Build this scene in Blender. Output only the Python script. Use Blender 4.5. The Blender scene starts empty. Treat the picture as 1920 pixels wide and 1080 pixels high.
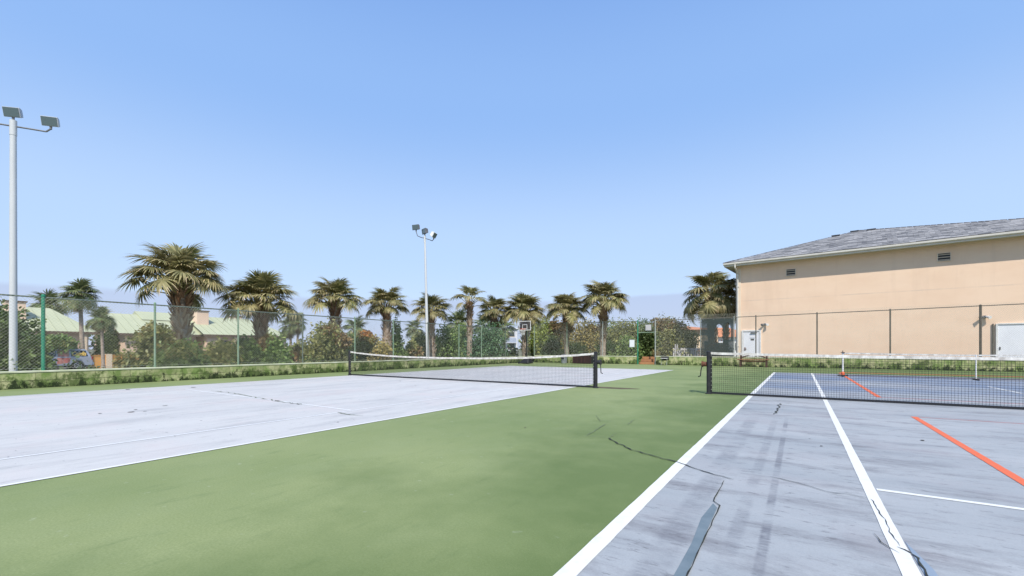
import bpy, math, random
import numpy as np
from mathutils import Vector, Matrix, Euler

# ------------------------------------------------------------------ camera, sky, sun, exposure
scene = bpy.context.scene
rad = math.radians
CAM_H = 1.075
YAW = rad(33.0)                       # camera looks this far left of the courts' long axis (+Y)
FOC = 830.0 / 1920.0                  # focal length / picture width
CY, SY = math.cos(YAW), math.sin(YAW)

cam_d = bpy.data.cameras.new('camera'); cam = bpy.data.objects.new('camera', cam_d)
scene.collection.objects.link(cam); scene.camera = cam
cam_d.sensor_width = 36.0; cam_d.lens = 36.0 * FOC
cam_d.shift_y = 113.0 / 1920.0; cam_d.clip_start = 0.05; cam_d.clip_end = 5000
cam.location = (0, 0, CAM_H); cam.rotation_euler = (rad(90), 0, YAW)

SUN_EL = rad(50.0); SUN_DIR = Vector((0.61, -0.79, 0)).normalized()     # horizontal direction towards the sun
world = bpy.data.worlds.new('World'); scene.world = world; world.use_nodes = True
nt = world.node_tree; nt.nodes.clear()
wo = nt.nodes.new('ShaderNodeOutputWorld'); bg = nt.nodes.new('ShaderNodeBackground'); bg.inputs['Strength'].default_value = 0.10
sky = nt.nodes.new('ShaderNodeTexSky'); sky.sky_type = 'NISHITA'; sky.sun_disc = False
sky.sun_elevation = SUN_EL; sky.sun_rotation = math.atan2(SUN_DIR.x, SUN_DIR.y)
sky.altitude = 0; sky.air_density = 1.0; sky.dust_density = 0.2; sky.ozone_density = 2.0
# a low, thin lavender cloud bank along the horizon (part of the sky itself)
tc = nt.nodes.new('ShaderNodeTexCoord'); sep = nt.nodes.new('ShaderNodeSeparateXYZ'); nt.links.new(tc.outputs['Generated'], sep.inputs[0])
mpn = nt.nodes.new('ShaderNodeMapping'); mpn.inputs['Scale'].default_value = (1.3, 1.3, 8); nt.links.new(tc.outputs['Generated'], mpn.inputs[0])
nz = nt.nodes.new('ShaderNodeTexNoise'); nz.inputs['Scale'].default_value = 1.3; nz.inputs['Detail'].default_value = 4; nt.links.new(mpn.outputs[0], nz.inputs['Vector'])
mm = nt.nodes.new('ShaderNodeMath'); mm.operation = 'MULTIPLY_ADD'; mm.inputs[1].default_value = -0.07; nt.links.new(nz.outputs['Fac'], mm.inputs[0]); nt.links.new(sep.outputs['Z'], mm.inputs[2])
mr = nt.nodes.new('ShaderNodeMapRange'); mr.interpolation_type = 'SMOOTHSTEP'; mr.inputs['From Min'].default_value = 0.071; mr.inputs['From Max'].default_value = 0.060
mr.inputs['To Min'].default_value = 0.0; mr.inputs['To Max'].default_value = 0.60; nt.links.new(mm.outputs[0], mr.inputs['Value'])
# even out the glare round the sun: mostly a plain clear-sky gradient by elevation, the same all the way round
gr = nt.nodes.new('ShaderNodeValToRGB'); e = gr.color_ramp.elements; gr.color_ramp.interpolation = 'EASE'
e[0].position = 0.0; e[0].color = (0.545, 0.650, 0.85, 1); e[1].position = 0.75; e[1].color = (0.185, 0.365, 0.80, 1)
q_ = e.new(0.22); q_.color = (0.480, 0.655, 0.95, 1); q_ = e.new(0.48); q_.color = (0.290, 0.495, 0.90, 1)
nt.links.new(sep.outputs['Z'], gr.inputs[0])
gs = nt.nodes.new('ShaderNodeVectorMath'); gs.operation = 'SCALE'; gs.inputs['Scale'].default_value = 11.0; nt.links.new(gr.outputs[0], gs.inputs[0])
hs = nt.nodes.new('ShaderNodeMixRGB'); hs.inputs['Fac'].default_value = 0.75; nt.links.new(sky.outputs[0], hs.inputs['Color1']); nt.links.new(gs.outputs[0], hs.inputs['Color2'])
mx = nt.nodes.new('ShaderNodeMixRGB'); mx.inputs['Color2'].default_value = (4.35, 5.05, 7.1, 1)
nt.links.new(mr.outputs[0], mx.inputs['Fac']); nt.links.new(hs.outputs[0], mx.inputs['Color1'])
nt.links.new(mx.outputs[0], bg.inputs['Color']); nt.links.new(bg.outputs[0], wo.inputs[0])

sd = bpy.data.lights.new('sun', 'SUN'); sun = bpy.data.objects.new('sun', sd); scene.collection.objects.link(sun)
sd.energy = 4.5; sd.angle = rad(0.53); sd.color = (1.0, 0.955, 0.88)
to_sun = Vector((SUN_DIR.x * math.cos(SUN_EL), SUN_DIR.y * math.cos(SUN_EL), math.sin(SUN_EL)))
sun.rotation_euler = to_sun.to_track_quat('Z', 'Y').to_euler(); sun.location = (10, -10, 20)

vs = scene.view_settings; vs.view_transform = 'Standard'; vs.look = 'None'; vs.exposure = 0.17; vs.gamma = 1.0; vs.use_curve_mapping = False
scene.render.engine = 'CYCLES'
scene.cycles.max_bounces = 6; scene.cycles.transparent_max_bounces = 16

# ------------------------------------------------------------------ helpers
C = scene.collection
rng = random.Random(7)
Z0 = -0.7                              # level of the ground outside the raised court slab

def spot(px, z):
    """world X, Y of the bearing px (in photograph columns) at depth z"""
    x = (px - 960) / 830.0 * z
    return (x * CY - z * SY, x * SY + z * CY)
def hgt(py, z): return CAM_H + (653 - py) * z / 830.0

def wloc(o):
    v = Vector((0, 0, 0))
    while o is not None: v += o.location; o = o.parent
    return v

class MB:
    def __init__(s): s.v = []; s.f = []; s.c = []
    def quad(s, *p, col=0.0):
        n = len(s.v); s.v += [tuple(q) for q in p]; s.f.append(tuple(range(n, n + len(p)))); s.c.append(col); return s
    def box(s, lo, hi, col=0.0):
        (x0, y0, z0), (x1, y1, z1) = lo, hi
        return s.hexa([(x0,y0,z0),(x1,y0,z0),(x1,y1,z0),(x0,y1,z0)], [(x0,y0,z1),(x1,y0,z1),(x1,y1,z1),(x0,y1,z1)], col)
    def hexa(s, b, t, col=0.0):
        n = len(s.v); k = len(b); s.v += [tuple(q) for q in b] + [tuple(q) for q in t]
        s.f.append(tuple(n + i for i in reversed(range(k)))); s.f.append(tuple(n + k + i for i in range(k)))
        for i in range(k): j = (i + 1) % k; s.f.append((n + i, n + j, n + k + j, n + k + i))
        s.c += [col] * (k + 2); return s
    def obox(s, o, u, v, w, col=0.0):
        """box from corner o along three edge vectors"""
        o, u, v, w = map(Vector, (o, u, v, w)); b = [o, o + u, o + u + v, o + v]
        return s.hexa(b, [q + w for q in b], col)
    def tube(s, p0, p1, r0, r1=None, n=8, caps=True, col=0.0):
        p0, p1 = Vector(p0), Vector(p1); r1 = r0 if r1 is None else r1
        d = (p1 - p0).normalized(); a = d.orthogonal().normalized(); b = d.cross(a); k = len(s.v)
        for p, r in ((p0, r0), (p1, r1)):
            for i in range(n):
                t = 2 * math.pi * i / n; s.v.append(tuple(p + a * (r * math.cos(t)) + b * (r * math.sin(t))))
        for i in range(n): j = (i + 1) % n; s.f.append((k + i, k + j, k + n + j, k + n + i)); s.c.append(col)
        if caps: s.f.append(tuple(k + i for i in reversed(range(n)))); s.f.append(tuple(k + n + i for i in range(n))); s.c += [col, col]
        return s
    def path(s, pts, r, n=6):
        for a, b in zip(pts[:-1], pts[1:]): s.tube(a, b, r, r, n)
        return s
    def lathe(s, c, prof, n=16):
        k = len(s.v); c = Vector(c)
        for (r, z) in prof:
            for i in range(n): t = 2 * math.pi * i / n; s.v.append((c.x + r * math.cos(t), c.y + r * math.sin(t), c.z + z))
        for m in range(len(prof) - 1):
            for i in range(n): j = (i + 1) % n; s.f.append((k + m*n + i, k + m*n + j, k + (m+1)*n + j, k + (m+1)*n + i)); s.c.append(0)
        s.f.append(tuple(k + i for i in reversed(range(n)))); s.f.append(tuple(k + (len(prof)-1)*n + i for i in range(n))); s.c += [0, 0]
        return s
    def mesh(s, name, off=(0, 0, 0), colours=False):
        me = bpy.data.meshes.new(name); ox, oy, oz = off
        me.from_pydata([(x - ox, y - oy, z - oz) for x, y, z in s.v], [], s.f)
        if colours:
            at = me.attributes.new('rnd', 'FLOAT', 'FACE'); at.data.foreach_set('value', s.c)
        me.update(); return me
    def build(s, name, m, parent=None, smooth=False, bevel=0.0, colours=False, kind=None):
        me = s.mesh(name, wloc(parent) if parent else (0, 0, 0), colours)
        if m: me.materials.append(m)
        if smooth:
            me.polygons.foreach_set('use_smooth', [True] * len(me.polygons)); me.set_sharp_from_angle(angle=rad(40))
        o = bpy.data.objects.new(name, me); C.objects.link(o); o.parent = parent
        if bevel:
            b = o.modifiers.new('bevel', 'BEVEL'); b.width = bevel; b.segments = 2; b.limit_method = 'ANGLE'; b.angle_limit = rad(40)
        if kind: o['kind'] = kind
        return o

def thing(name, label, cat, loc=(0, 0, 0), group=None):
    o = bpy.data.objects.new(name, None); o.empty_display_size = 0.2; C.objects.link(o); o.location = loc
    return tag(o, label, cat, group)
def tag(o, label, cat, group=None):
    o['label'] = label; o['category'] = cat
    if group: o['group'] = group
    return o
def struct(o): o['kind'] = 'structure'; return o

# ------------------------------------------------------------------ materials
MATS = {}
def newmat(name):
    m = bpy.data.materials.new(name); m.use_nodes = True; MATS[name] = m
    return m, m.node_tree, m.node_tree.nodes['Principled BSDF']
def N(t, kind, **inp):
    n = t.nodes.new(kind)
    for k, v in inp.items():
        k = k.replace('_', ' ')
        if k in n.inputs: n.inputs[k].default_value = v
        else: setattr(n, k.replace(' ', '_'), v)
    return n
def pos(t, scale=(1, 1, 1)):
    g = t.nodes.new('ShaderNodeNewGeometry'); m = t.nodes.new('ShaderNodeMapping'); m.inputs['Scale'].default_value = scale
    t.links.new(g.outputs['Position'], m.inputs[0]); return m.outputs[0]
def noise(t, scale, detail=5, stretch=(1, 1, 1), rough=0.6):
    n = N(t, 'ShaderNodeTexNoise', Scale=scale, Detail=detail, Roughness=rough); t.links.new(pos(t, stretch), n.inputs['Vector']); return n.outputs['Fac']
def ramp(t, src, a, b, lo=0.0, hi=1.0):
    r = N(t, 'ShaderNodeMapRange'); r.inputs['From Min'].default_value = a; r.inputs['From Max'].default_value = b
    r.inputs['To Min'].default_value = lo; r.inputs['To Max'].default_value = hi; t.links.new(src, r.inputs['Value']); return r.outputs[0]
def math2(t, op, a, b):
    n = N(t, 'ShaderNodeMath', operation=op)
    for i, q in enumerate((a, b)):
        if isinstance(q, (int, float)): n.inputs[i].default_value = q
        else: t.links.new(q, n.inputs[i])
    return n.outputs[0]
def mix(t, fac, a, b, mode='MIX'):
    n = N(t, 'ShaderNodeMixRGB', blend_type=mode)
    for i, q in zip(('Fac', 'Color1', 'Color2'), (fac, a, b)):
        if isinstance(q, (int, float)): n.inputs[i].default_value = q
        elif isinstance(q, tuple): n.inputs[i].default_value = (*q, 1)
        else: t.links.new(q, n.inputs[i])
    return n.outputs[0]
def bump(t, p, src, strength, dist=0.01):
    b = N(t, 'ShaderNodeBump', Strength=strength, Distance=dist); t.links.new(src, b.inputs['Height']); t.links.new(b.outputs[0], p.inputs['Normal'])
def simple(name, c1, c2=None, scale=4, rough=0.7, metal=0.0, bmp=0.0, bscale=60, stretch=(1, 1, 1), spec=0.4, objvar=0.0, fine=0.0):
    m, t, p = newmat(name); p.inputs['Roughness'].default_value = rough; p.inputs['Metallic'].default_value = metal; p.inputs['Specular IOR Level'].default_value = spec
    col = c1
    if c2 is not None: col = mix(t, ramp(t, noise(t, scale, 6, stretch), 0.35, 0.65), c1, c2)
    if fine: col = mix(t, ramp(t, noise(t, bscale, 3), 0.3, 0.7, 0, fine), col, tuple(x * 0.45 for x in c1))
    if objvar:
        oi = N(t, 'ShaderNodeObjectInfo'); col = mix(t, 1.0, col, mix(t, ramp(t, oi.outputs['Random'], 0, 1), (1 - objvar,) * 3, (1 + objvar,) * 3), 'MULTIPLY')
    if isinstance(col, tuple): p.inputs['Base Color'].default_value = (*col, 1)
    else: t.links.new(col, p.inputs['Base Color'])
    if bmp: bump(t, p, noise(t, bscale, 4), bmp)
    return m

# painted acrylic court surfaces --------------------------------------------------
def court_green():
    m, t, p = newmat('green_court_paint'); p.inputs['Roughness'].default_value = 0.75; p.inputs['Specular IOR Level'].default_value = 0.25
    a = mix(t, ramp(t, noise(t, 0.32, 5, (1, 0.8, 1)), 0.34, 0.70), (0.180, 0.230, 0.084), (0.302, 0.334, 0.146))
    a = mix(t, ramp(t, noise(t, 2.3, 7, (1, 0.8, 1)), 0.45, 0.75, 0, 0.30), a, (0.280, 0.320, 0.160))
    a = mix(t, ramp(t, noise(t, 5.0, 6, (1.6, 0.5, 1)), 0.58, 0.80, 0, 0.55), a, (0.115, 0.165, 0.065))
    a = mix(t, ramp(t, noise(t, 9, 4), 0.66, 0.72, 0, 0.4), a, (0.45, 0.48, 0.34))
    # less bleached paint in the strip beside the right court
    g = N(t, 'ShaderNodeNewGeometry'); sp = N(t, 'ShaderNodeSeparateXYZ'); t.links.new(g.outputs['Position'], sp.inputs[0])
    wv = math2(t, 'ADD', sp.outputs['X'], ramp(t, noise(t, 0.7, 5), 0.3, 0.7, -1.2, 1.2))
    a = mix(t, ramp(t, wv, -3.1, -1.0, 0, 0.85), a, (0.105, 0.152, 0.045))
    a = mix(t, ramp(t, noise(t, 75, 3), 0.30, 0.70, 0, 0.42), a, (0.105, 0.145, 0.045))
    a = mix(t, ramp(t, noise(t, 240, 2), 0.60, 0.72, 0, 0.4), a, (0.36, 0.40, 0.24))
    t.links.new(a, p.inputs['Base Color']); bump(t, p, noise(t, 160, 3), 0.25, 0.004); return m
def court_blue(name, base, pale, dark, streak, amount, far=False):
    m, t, p = newmat(name); p.inputs['Roughness'].default_value = 0.7; p.inputs['Specular IOR Level'].default_value = 0.3
    a = mix(t, ramp(t, noise(t, 0.55, 6, streak), 0.34, 0.66), base, pale)
    a = mix(t, ramp(t, noise(t, 1.5, 8, streak, 0.7), 0.50, 0.74, 0, amount), a, dark)
    fine = tuple(q * 2.6 for q in streak)
    a = mix(t, ramp(t, noise(t, 3.2, 8, fine, 0.75), 0.56, 0.74, 0, amount * 1.1), a, tuple(q * 0.66 for q in dark))
    a = mix(t, ramp(t, noise(t, 0.9, 5), 0.5, 0.72, 0, 0.5), a, tuple(q * 1.03 for q in (base[0] * 1.14, base[1] * 1.0, base[2] * 0.98)))
    a = mix(t, ramp(t, noise(t, 110, 2), 0.35, 0.7, 0, 0.13), a, tuple(q * 0.5 for q in dark))
    a = mix(t, ramp(t, noise(t, 7.5, 5, (0.8, 2.6, 1), 0.6), 0.66, 0.72, 0, 0.75), a, tuple(q * 0.55 for q in dark))
    if far:
        # long scrubbed wear marks running down the alley, and the damp-stained far half
        g = N(t, 'ShaderNodeNewGeometry'); s = N(t, 'ShaderNodeSeparateXYZ'); t.links.new(g.outputs['Position'], s.inputs[0])
        for x0, wdt, amt, sc in ((-0.165, 0.032, 0.72, 1.3), (-0.31, 0.05, 0.40, 2.3), (-0.60, 0.10, 0.42, 1.9)):
            d = math2(t, 'ABSOLUTE', math2(t, 'SUBTRACT', s.outputs['X'], x0), 0.0)
            band = ramp(t, d, wdt, wdt * 0.55)
            br = ramp(t, noise(t, sc, 5, (0.5, 1, 1), 0.7), 0.38, 0.56); gr = ramp(t, noise(t, 26, 4, (0.5, 1.4, 1)), 0.35, 0.62, 0.35, 1)
            ylim = ramp(t, s.outputs['Y'], 8.2, 7.2)
            k = math2(t, 'MULTIPLY', math2(t, 'MULTIPLY', math2(t, 'MULTIPLY', band, br), math2(t, 'MULTIPLY', gr, ylim)), amt)
            a = mix(t, k, a, (0.105, 0.108, 0.128))
        wet = math2(t, 'MULTIPLY', ramp(t, s.outputs['Y'], 11.5, 15.0), ramp(t, noise(t, 0.30, 6, (0.35, 1.1, 1), 0.65), 0.36, 0.58, 0, 0.85))
        a = mix(t, wet, a, (0.125, 0.175, 0.265))
    t.links.new(a, p.inputs['Base Color']); bump(t, p, noise(t, 180, 3), 0.2, 0.004); return m
def line_paint(name, c, worn, under=(0.36, 0.39, 0.42)):
    m, t, p = newmat(name); p.inputs['Roughness'].default_value = 0.6
    a = mix(t, ramp(t, noise(t, 9, 7, (1, 1, 1), 0.7), 0.54, 0.74, 0, worn), c, under); t.links.new(a, p.inputs['Base Color']); return m
def wall_paint():
    m, t, p = newmat('mildewed_green_block'); p.inputs['Roughness'].default_value = 0.85; p.inputs['Specular IOR Level'].default_value = 0.2
    g = N(t, 'ShaderNodeNewGeometry'); s = N(t, 'ShaderNodeSeparateXYZ'); t.links.new(g.outputs['Position'], s.inputs[0])
    a = mix(t, ramp(t, noise(t, 2.6, 7, (1, 1, 0.7), 0.7), 0.40, 0.60), (0.46, 0.44, 0.24), (0.185, 0.25, 0.075))
    v = noise(t, 2.4, 7, (1, 1, 0.8), 0.72); low = ramp(t, s.outputs['Z'], 0.0, 0.46, 0.13, -0.05)
    a = mix(t, ramp(t, math2(t, 'ADD', v, low), 0.52, 0.60, 0, 0.85), a, (0.065, 0.10, 0.025))
    d = noise(t, 5.5, 7, (1, 1, 0.55), 0.75); low2 = ramp(t, s.outputs['Z'], 0.0, 0.40, 0.12, -0.10)
    a = mix(t, ramp(t, math2(t, 'ADD', d, low2), 0.555, 0.61, 0, 0.92), a, (0.020, 0.030, 0.012))
    a = mix(t, ramp(t, noise(t, 20, 4), 0.62, 0.72, 0, 0.6), a, (0.55, 0.54, 0.34))
    oi = N(t, 'ShaderNodeObjectInfo'); a = mix(t, 1.0, a, mix(t, oi.outputs['Random'], (0.86,) * 3, (1.14,) * 3), 'MULTIPLY')
    t.links.new(a, p.inputs['Base Color']); bump(t, p, noise(t, 70, 4), 0.5, 0.01); return m
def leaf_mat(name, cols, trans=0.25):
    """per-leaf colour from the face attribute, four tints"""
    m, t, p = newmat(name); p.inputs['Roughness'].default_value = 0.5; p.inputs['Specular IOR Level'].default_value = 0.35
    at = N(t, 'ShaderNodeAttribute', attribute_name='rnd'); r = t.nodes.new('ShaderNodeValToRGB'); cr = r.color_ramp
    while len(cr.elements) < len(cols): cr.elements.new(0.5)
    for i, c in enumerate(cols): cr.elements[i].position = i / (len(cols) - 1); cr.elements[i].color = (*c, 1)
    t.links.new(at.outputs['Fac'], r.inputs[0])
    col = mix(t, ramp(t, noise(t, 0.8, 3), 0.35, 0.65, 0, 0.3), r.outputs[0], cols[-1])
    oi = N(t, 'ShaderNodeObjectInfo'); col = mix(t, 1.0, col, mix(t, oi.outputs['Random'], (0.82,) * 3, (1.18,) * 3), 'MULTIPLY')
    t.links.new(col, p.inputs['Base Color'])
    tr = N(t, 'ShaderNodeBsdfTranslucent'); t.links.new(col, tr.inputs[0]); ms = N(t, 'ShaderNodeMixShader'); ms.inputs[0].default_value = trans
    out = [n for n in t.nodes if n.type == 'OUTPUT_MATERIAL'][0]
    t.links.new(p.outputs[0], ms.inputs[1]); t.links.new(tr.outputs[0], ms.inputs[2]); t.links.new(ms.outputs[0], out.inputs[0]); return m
def shingle_mat():
    m, t, p = newmat('grey_shingle'); p.inputs['Roughness'].default_value = 0.9
    at = N(t, 'ShaderNodeAttribute', attribute_name='rnd'); oi = N(t, 'ShaderNodeObjectInfo')
    k = math2(t, 'FRACT', math2(t, 'ADD', at.outputs['Fac'], oi.outputs['Random']), 0)
    r = t.nodes.new('ShaderNodeValToRGB'); cr = r.color_ramp; cr.elements[0].color = (0.12, 0.12, 0.125, 1); cr.elements[1].color = (0.46, 0.445, 0.43, 1)
    t.links.new(k, r.inputs[0]); a = mix(t, ramp(t, noise(t, 50, 3), 0.3, 0.7, 0, 0.35), r.outputs[0], (0.12, 0.12, 0.13)); t.links.new(a, p.inputs['Base Color']); return m
def glass(name, c, rough=0.08):
    return simple(name, c, rough=rough, spec=0.8)
def mesh_fabric(name, c, see):
    m, t, p = newmat(name); p.inputs['Base Color'].default_value = (*c, 1); p.inputs['Roughness'].default_value = 0.9
    tr = N(t, 'ShaderNodeBsdfTransparent'); ms = N(t, 'ShaderNodeMixShader'); k = ramp(t, noise(t, 6, 5), 0.3, 0.7, see - 0.1, see + 0.1); t.links.new(k, ms.inputs[0])
    out = [n for n in t.nodes if n.type == 'OUTPUT_MATERIAL'][0]
    t.links.new(p.outputs[0], ms.inputs[1]); t.links.new(tr.outputs[0], ms.inputs[2]); t.links.new(ms.outputs[0], out.inputs[0]); return m

M_green = court_green()
M_blueR = court_blue('blue_grey_court_paint', (0.300, 0.320, 0.330), (0.395, 0.405, 0.405), (0.150, 0.145, 0.155), (0.55, 1.7, 1), 0.95, far=True)
M_blueL = court_blue('bleached_blue_court_paint', (0.495, 0.485, 0.465), (0.560, 0.545, 0.515), (0.30, 0.295, 0.295), (1.5, 0.35, 1), 0.62)
M_patch = simple('teal_crack_filler', (0.125, 0.165, 0.185), (0.165, 0.205, 0.225), 6, 0.6)
M_patch2 = simple('blue_crack_filler', (0.21, 0.27, 0.33), (0.25, 0.30, 0.36), 6, 0.6)
M_white = line_paint('white_line_paint', (0.70, 0.69, 0.645), 0.5, (0.50, 0.50, 0.49))
M_wornwhite = line_paint('worn_white_line_paint', (0.72, 0.72, 0.70), 1.0, (0.54, 0.535, 0.51))
M_orange = line_paint('orange_line_paint', (0.70, 0.135, 0.045), 0.55, (0.52, 0.24, 0.17))
M_red = line_paint('thin_red_line_paint', (0.68, 0.13, 0.10), 0.4)
M_crack = simple('crack_dark', (0.018, 0.018, 0.018), (0.05, 0.055, 0.04), 20, 0.95)
M_hair = simple('hairline_crack', (0.10, 0.12, 0.07), (0.17, 0.20, 0.12), 8, 0.95)
M_rust = simple('rust_stain', (0.075, 0.055, 0.035), (0.13, 0.105, 0.055), 5, 0.9)
M_leaf_litter = simple('dry_leaf', (0.10, 0.07, 0.05), (0.05, 0.05, 0.045), 3, 0.9)
M_wall = wall_paint()
M_cap = simple('wall_cap_concrete', (0.60, 0.60, 0.46), (0.45, 0.47, 0.30), 2.5, 0.85, bmp=0.3)
M_ground = simple('sandy_ground', (0.20, 0.17, 0.11), (0.10, 0.12, 0.05), 0.35, 0.95, bmp=0.4, bscale=8, fine=0.4)
M_asphalt = simple('asphalt', (0.045, 0.047, 0.052), (0.065, 0.066, 0.07), 1.2, 0.9, bmp=0.3, bscale=50)
M_wire = simple('galvanised_wire', (0.40, 0.40, 0.33), (0.28, 0.31, 0.25), 2, 0.55, metal=0.3)
M_rail = simple('weathered_green_rail', (0.085, 0.115, 0.09), (0.16, 0.18, 0.14), 4, 0.6, metal=0.2)
M_gpost = simple('green_post_paint', (0.02, 0.19, 0.105), (0.035, 0.24, 0.14), 5, 0.5)
M_gpost2 = simple('faded_green_post', (0.16, 0.27, 0.17), (0.27, 0.34, 0.24), 4, 0.6)
M_galv = simple('galvanised_post', (0.42, 0.44, 0.40), (0.33, 0.35, 0.31), 4, 0.5, metal=0.4)
M_brpost = simple('weathered_brown_post', (0.13, 0.11, 0.085), (0.085, 0.075, 0.06), 7, 0.7)
M_pole = simple('pale_painted_steel', (0.60, 0.61, 0.60), (0.52, 0.53, 0.53), 1.5, 0.45, stretch=(1, 1, 0.2))
M_lamp = simple('lamp_housing', (0.50, 0.52, 0.53), (0.40, 0.42, 0.44), 3, 0.45, metal=0.2)
M_lampdark = simple('dark_lamp_housing', (0.10, 0.105, 0.11), (0.16, 0.16, 0.165), 3, 0.5)
M_lens = glass('lamp_lens', (0.10, 0.14, 0.15), 0.15)
M_black = simple('black_net_post', (0.012, 0.012, 0.014), (0.03, 0.03, 0.032), 9, 0.55, bmp=0.2)
M_cord = simple('black_net_cord', (0.014, 0.015, 0.018), rough=0.8)
M_tape = simple('dirty_white_tape', (0.72, 0.70, 0.65), (0.40, 0.37, 0.33), 7, 0.85, stretch=(1.4, 1, 1))
M_whiteframe = simple('white_frame', (0.78, 0.77, 0.74), (0.62, 0.60, 0.56), 6, 0.5)
M_plastic = simple('black_plastic', (0.02, 0.02, 0.021), rough=0.5)
M_rusty = simple('rusty_iron', (0.20, 0.075, 0.04), (0.07, 0.035, 0.025), 25, 0.85)
M_stucco = simple('peach_stucco', (0.81, 0.60, 0.435), (0.77, 0.555, 0.395), 0.55, 0.9, bmp=0.35, bscale=45, spec=0.15, stretch=(1, 1, 2.2))
def stucco_streaks():
    m = M_stucco; t = m.node_tree; p = t.nodes['Principled BSDF']; src = p.inputs['Base Color'].links[0].from_socket
    a = mix(t, ramp(t, noise(t, 1.4, 7, (1, 1, 0.12), 0.7), 0.52, 0.74, 0, 0.30), src, (0.60, 0.43, 0.31))
    a = mix(t, ramp(t, noise(t, 3.5, 7, (0.5, 0.5, 3), 0.75), 0.55, 0.75, 0, 0.25), a, (0.86, 0.66, 0.51))
    g = N(t, 'ShaderNodeNewGeometry'); sp = N(t, 'ShaderNodeSeparateXYZ'); t.links.new(g.outputs['Position'], sp.inputs[0])
    d = math2(t, 'ABSOLUTE', math2(t, 'SUBTRACT', sp.outputs['Z'], 4.25), 0.0); k = math2(t, 'MULTIPLY', ramp(t, d, 0.05, 0.01), ramp(t, noise(t, 0.8, 4), 0.4, 0.6, 0.1, 0.45))
    a = mix(t, k, a, (0.56, 0.42, 0.33)); t.links.new(a, p.inputs['Base Color'])
stucco_streaks()
M_stuccoB = simple('pale_peach_trim', (0.78, 0.65, 0.50), (0.70, 0.57, 0.44), 1.5, 0.85)
M_gutter = simple('cream_gutter', (0.66, 0.62, 0.54), (0.58, 0.54, 0.47), 2, 0.5)
M_soffit = simple('soffit_board', (0.58, 0.55, 0.46), rough=0.8)
M_shingle = shingle_mat()
M_door = simple('white_door', (0.78, 0.78, 0.79), (0.72, 0.72, 0.74), 2, 0.5)
M_dark = simple('dark_opening', (0.02, 0.02, 0.022), rough=0.6)
M_vent = simple('vent_louvre', (0.40, 0.33, 0.26), rough=0.7)
M_bench = simple('bench_wood', (0.30, 0.13, 0.06), (0.20, 0.085, 0.045), 6, 0.75, bmp=0.2)
M_benchdark = simple('dark_bench_wood', (0.06, 0.035, 0.025), (0.10, 0.055, 0.035), 7, 0.8)
M_slat = simple('red_brown_slat', (0.050, 0.021, 0.015), (0.030, 0.013, 0.010), 6, 0.8, objvar=0.25)
M_bingrey = simple('grey_bin', (0.33, 0.35, 0.36), (0.24, 0.26, 0.27), 6, 0.6)
M_step = simple('terracotta_step', (0.42, 0.20, 0.085), (0.30, 0.14, 0.065), 3, 0.8)
M_peach = simple('house_peach', (0.78, 0.58, 0.43), (0.72, 0.52, 0.38), 0.8, 0.9)
M_roofg = simple('pale_green_metal_roof', (0.42, 0.435, 0.275), (0.46, 0.47, 0.305), 0.4, 0.6)
M_roofseam = simple('roof_seam', (0.36, 0.38, 0.25), rough=0.5)
M_timber = simple('dark_fascia', (0.13, 0.09, 0.065), rough=0.8)
M_glasswin = glass('window_glass', (0.03, 0.04, 0.05))
M_owall = simple('orange_wall', (0.74, 0.36, 0.09), (0.66, 0.30, 0.075), 0.8, 0.85)
M_cream = simple('cream_pier', (0.70, 0.55, 0.38), rough=0.85)
M_whitewall = simple('white_render', (0.72, 0.72, 0.74), (0.62, 0.62, 0.65), 0.6, 0.85)
M_bluegrey = simple('blue_grey_rail', (0.36, 0.40, 0.50), rough=0.7)
M_tileroof = simple('orange_tile_roof', (0.55, 0.22, 0.10), (0.45, 0.17, 0.08), 1.5, 0.8)
M_silver = simple('silver_car_paint', (0.42, 0.45, 0.52), (0.38, 0.41, 0.49), 0.5, 0.28, metal=0.35, spec=0.6)
M_bluepaint = simple('blue_car_wrap', (0.30, 0.35, 0.44), (0.18, 0.23, 0.34), 1.2, 0.3, spec=0.6)
M_redwrap = simple('red_orange_car_wrap', (0.42, 0.10, 0.09), (0.52, 0.34, 0.26), 2.2, 0.35)
M_carglass = glass('car_glass', (0.012, 0.015, 0.02), 0.05)
M_yellow = simple('yellow_lettering', (0.78, 0.50, 0.10), rough=0.5)
M_tyre = simple('tyre', (0.015, 0.015, 0.016), rough=0.85)
M_rim = simple('alloy_rim', (0.45, 0.46, 0.47), rough=0.3, metal=0.7)
M_tail = simple('tail_light', (0.35, 0.02, 0.02), rough=0.2, spec=0.7)
M_screen = mesh_fabric('windscreen_mesh', (0.05, 0.065, 0.06), 0.30)
M_sign = simple('white_sign', (0.72, 0.73, 0.74), (0.64, 0.65, 0.66), 3, 0.5)
M_picket = simple('weathered_white_timber', (0.55, 0.53, 0.52), (0.42, 0.40, 0.40), 3, 0.85, objvar=0.15)
M_acrylic = mesh_fabric('clear_backboard', (0.10, 0.10, 0.11), 0.72)
M_bark = simple('palm_bark', (0.40, 0.32, 0.25), (0.22, 0.165, 0.12), 4, 0.95, bmp=0.6, bscale=14, stretch=(1, 1, 3))
M_bark2 = simple('grey_bark', (0.22, 0.20, 0.17), (0.13, 0.115, 0.10), 5, 0.95, bmp=0.5, bscale=20, stretch=(1, 1, 0.4))
M_boot = leaf_mat('palm_boots', [(0.16, 0.070, 0.035), (0.36, 0.235, 0.145), (0.52, 0.42, 0.30), (0.24, 0.14, 0.085)], 0.0)

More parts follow.
